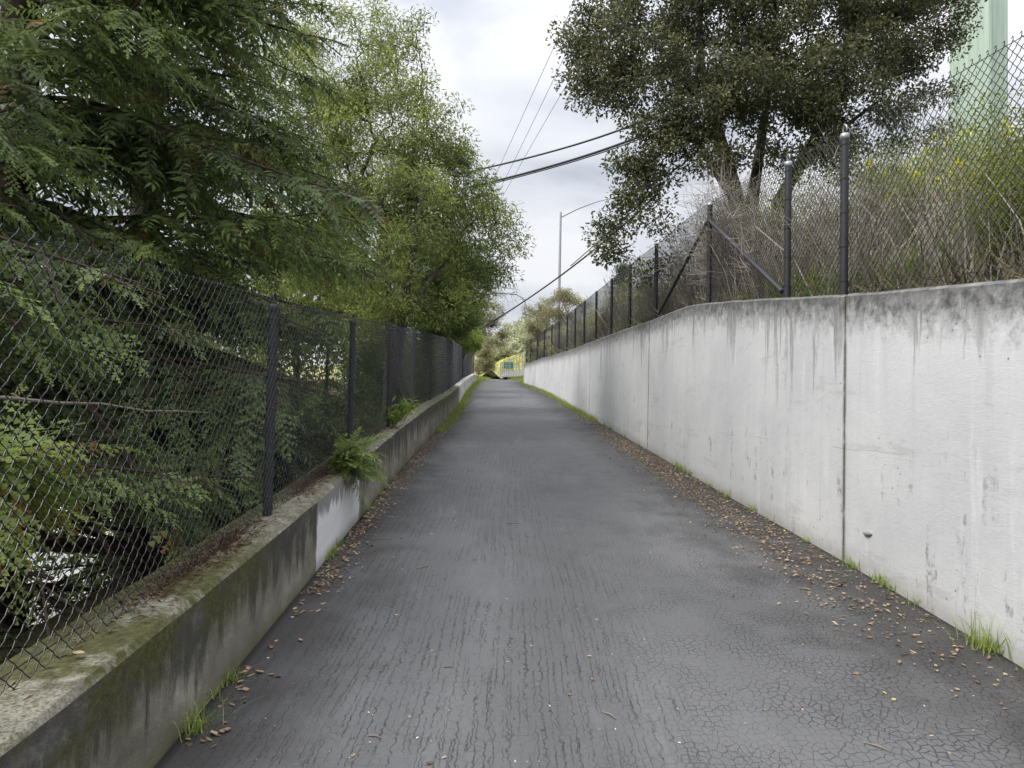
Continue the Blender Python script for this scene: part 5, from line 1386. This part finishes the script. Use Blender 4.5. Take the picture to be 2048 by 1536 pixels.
# ------------------------------------------------------------------ fallen leaves, twigs, needles
def leaf_mesh(seed, wide, curl):
    r = np.random.default_rng(seed); L = .052
    xs = np.linspace(0, 1, 6); w = wide * np.sin(math.pi * np.clip(xs * .92 + .06, 0, 1)) ** .8 * (1 + r.normal(0, .1, 6)); w[0] = .06; w[-1] = .02
    V, F = [], []
    for x, ww in zip(xs, w):
        zc_ = curl * (x - .5) ** 2 * 1.2
        for s in (-1, 0, 1): V.append(((x - .5) * L, s * ww * L * .5, (zc_ + abs(s) * curl * .55 * ww + r.normal(0, .015)) * L + .003))
    for i in range(5):
        for s in (0, 1): k = i * 3 + s; F.append((k, k + 1, k + 4, k + 3))
    V = np.array(V)
    k = len(V); V = np.concatenate([V, [(-.5 * L, -.0008, .004), (-.5 * L, .0008, .004), (-.85 * L, .004, .006)]])
    return V, np.array(F), np.array([(k, k + 2, k + 1)])
LV = [leaf_mesh(i, w_, c_) for i, (w_, c_) in enumerate([(.5, .5), (.62, .3), (.45, .9), (.7, .45), (.55, -.25), (.4, .15)])]
TINTS = [.15, .4, .62, .85, 1.0]
LM = [[mesh_np('fallen_leaf', v, [f, g], [M['dead_leaf']], {'tint': np.full(len(v), tv)}) for (v, f, g) in LV] for tv in TINTS]
def drop(x, y, ti, sc, label, group, z=None):
    k = random.randrange(len(LV))
    zz = float(path_z(x, y)) if z is None else z
    o = link('fallen_leaf', LM[ti][k], None, label, 'leaf', group, loc=(x, y, zz))
    o.rotation_euler = (random.gauss(0, .18), random.gauss(0, .18), random.uniform(0, 6.28)); o.scale = (sc * .7,) * 3
pick = lambda: random.choices(range(5), (2, 5, 6, 4, 1))[0]
for i in range(150):          # by the tall wall
    y = 3.4 + 5.6 * random.random() ** 1.15; e = abs(random.gauss(.12, .38)) + .04
    if e > 1.2: continue
    zl = 'nearer than the biggest grass tuft' if y < 4 else 'between the biggest tuft and the joint' if y < 5.7 else 'past the vertical joint'
    drop(float(XR(y)) - e, y, pick(), random.uniform(.6, 1.15), 'dry leaf beside the tall wall, ' + zl, 'dry leaves beside the wall, ' + zl)
for i in range(62):           # open asphalt
    y = 2.5 + 8 * random.random() ** 1.3; x = random.uniform(float(XL(y)) + .5, float(XR(y)) - .9)
    drop(x, y, random.choices(range(5), (1, 2, 3, 5, 2))[0], random.uniform(.4, .8), 'small pale leaf lying alone on the open cracked asphalt', 'leaves scattered on the open path')
for yc, n in ((2.75, 6), (2.98, 10), (3.25, 8), (3.48, 11), (3.75, 4), (4.35, 12), (4.9, 9), (5.2, 12), (5.75, 14), (6.3, 12), (6.8, 14)):
    dl = ('in the drifts beside the largest kerb tuft' if yc < 3.6 else 'in the drift between the kerb tufts and the painted patch' if yc < 5 else 'in the drift in front of the painted kerb patch' if yc < 6 else 'in the drift under the overhanging redwood sprig')
    for i in range(n):        # little drifts against the kerb
        y = yc + random.gauss(0, .07); e = .05 + abs(random.gauss(.06, .06))
        drop(float(XL(y)) + e, y, random.choices(range(5), (2, 4, 6, 4, 0))[0], random.uniform(.75, 1.25), 'curled tan leaf ' + dl, 'curled leaves ' + dl)
drop(float(XL(2.5)) - .13, 2.42, 3, 1.25, 'single pale curled leaf caught on the kerb top at the fence foot', 'leaves on the kerb top', SL * 2.42 + .515)
drop(-.28, 2.72, 0, .9, 'red brown leaf alone on the near asphalt', 'odd leaves on the near path')
# the heaped drift farther along: beyond counting
def litter():
    n = 4600
    y = 3.6 + 22 * rng.beta(1.9, 3.4, n); e = np.where(rng.random(n) < .62, np.abs(rng.normal(.40, .13, n)), np.abs(rng.normal(.2, .3, n))) * np.interp(y, [3, 8, 14, 24], [1.25, 1.0, .8, .5]) + .02
    x = XR(y) - e; k = e < 1.15; x, y = x[k], y[k]; n = len(x)
    m = 1900; y2 = 4.6 + 13 * rng.random(m) ** 1.1; x2 = XL(y2) + .03 + np.abs(rng.normal(.03, .12, m))
    m3 = 700; y3 = 3.2 + 9 * rng.random(m3); x3 = XR(y3) - .03 - np.abs(rng.normal(.15, .4, m3))
    x = np.concatenate([x, x2, x3]); y = np.concatenate([y, y2, y3]); n = len(x)
    small = np.concatenate([rng.uniform(.35, .85, n - m3 - m), rng.uniform(.35, .8, m), rng.uniform(.25, .55, m3)])
    P = np.stack([x, y, path_z(x, y) + .004 + .01 * rng.random(n)], -1)
    TV = np.array([(-.026, 0, .002), (0, -.014, .007), (.026, 0, .004), (0, .014, .006)]); TF = np.array([(0, 1, 2), (0, 2, 3)])
    a = rng.uniform(0, 6.28, n); d = np.stack([np.cos(a), np.sin(a), rng.normal(0, .2, n)], -1)
    V, F, A = stamp(TV, TF, P, frames(d, None, rng.normal(0, .35, n)), small, None, np.clip(rng.normal(.5, .25, n), 0, .97))
    link('leaf_litter', mesh_np('leaf_litter', V, [F], [M['dead_leaf']], {'tint': A}), label='drift of small brown dead leaves heaped along both path edges', cat='leaves', kind='stuff')
    # redwood needles and cast twigs on the kerb top, behind and under the mesh
    n = 3400
    yc = rng.choice([2.3, 2.9, 3.25, 3.6, 3.9, 4.15, 5.4, 5.8, 6.1, 6.6, 8.6, 9.2], n, p=np.array([1, 2, 7, 9, 8, 3, 6, 9, 9, 5, 3, 3]) / 65)
    y = yc + rng.normal(0, .22, n); x = XL(y) - .17 - np.clip(np.abs(rng.normal(0, .06, n)) * np.sign(rng.normal(.6, 1, n)), -.1, .17)
    z = SL * y + CURB(y) + .006 + .02 * rng.random(n)
    a = rng.uniform(0, 6.28, n); d = np.stack([np.cos(a) * .5, np.sin(a), rng.normal(.05, .25, n)], -1)
    V, F, A = stamp(*kite_template(.04, .005), np.stack([x, y, z], -1), frames(d, None, rng.normal(0, .8, n)), rng.uniform(.5, 1.6, n), None, rng.random(n))
    link('needle_litter', mesh_np('needle_litter', V, [F], [M['needle_litter']], {'tint': A}), label='rust brown redwood needles matted on the kerb top under the fence', cat='needles', kind='stuff')
litter()
def flecks():
    n = 1000
    y = 2.4 + 22 * rng.random(n) ** 1.5; x = XL(y) + .1 + (XR(y) - XL(y) - .2) * rng.random(n)
    P = np.stack([x, y, path_z(x, y) + .004], -1); a = rng.uniform(0, 6.28, n)
    d = np.stack([np.cos(a), np.sin(a), rng.normal(0, .25, n)], -1)
    V, F, A = stamp(*kite_template(.014, .008), P, frames(d, None, rng.normal(0, .4, n)), rng.uniform(.4, 1.25, n), None, rng.random(n))
    link('fallen_flecks', mesh_np('fallen_flecks', V, [F], [M['fleck']], {'tint': A}), label='tiny pale petals and leaf crumbs scattered over the asphalt', cat='petals', kind='stuff')
M['fleck'] = leaf_mat('pale_flecks', (0, (.03, .028, .025)), (.3, (.10, .09, .07)), (.4, (.45, .42, .34)), (1, (.72, .70, .60)), trans=.1)
flecks()
for x, y, l, a, lab in ((-.05, 2.62, .07, .7, 'short grey twig on the near asphalt, lying diagonally'), (-.52, 2.9, .06, -.3, 'short pale twig among leaves on the near asphalt'), (-.28, 3.55, .05, 0, 'tiny dark twig across the path cracks'), (-.62, 5.2, .12, .9, 'bent forked twig on the asphalt'), (.05, 6.6, .14, -.1, 'thin twig lying crosswise farther up the path'), (.45, 3.1, .08, -.9, 'thin dark twig on the right half of the path'), (1.5, 2.9, .12, -.8, 'slender stalk lying on the asphalt towards the tall wall'), (-1.05, 6.0, .16, -.2, 'dark twig beside the leaf drift by the painted patch')):
    mb = MB(); z = float(path_z(x, y)) + .004; d = np.array([math.cos(a), math.sin(a), 0]) * l
    mb.tube([(-d / 2), np.array([.004, .006, .003]), d / 2], [.0032, .0035, .002], 6)
    link('twig', mb.mesh('twig', M['twig']), None, lab, 'twig', 'twigs on the path', loc=(x, y, z))
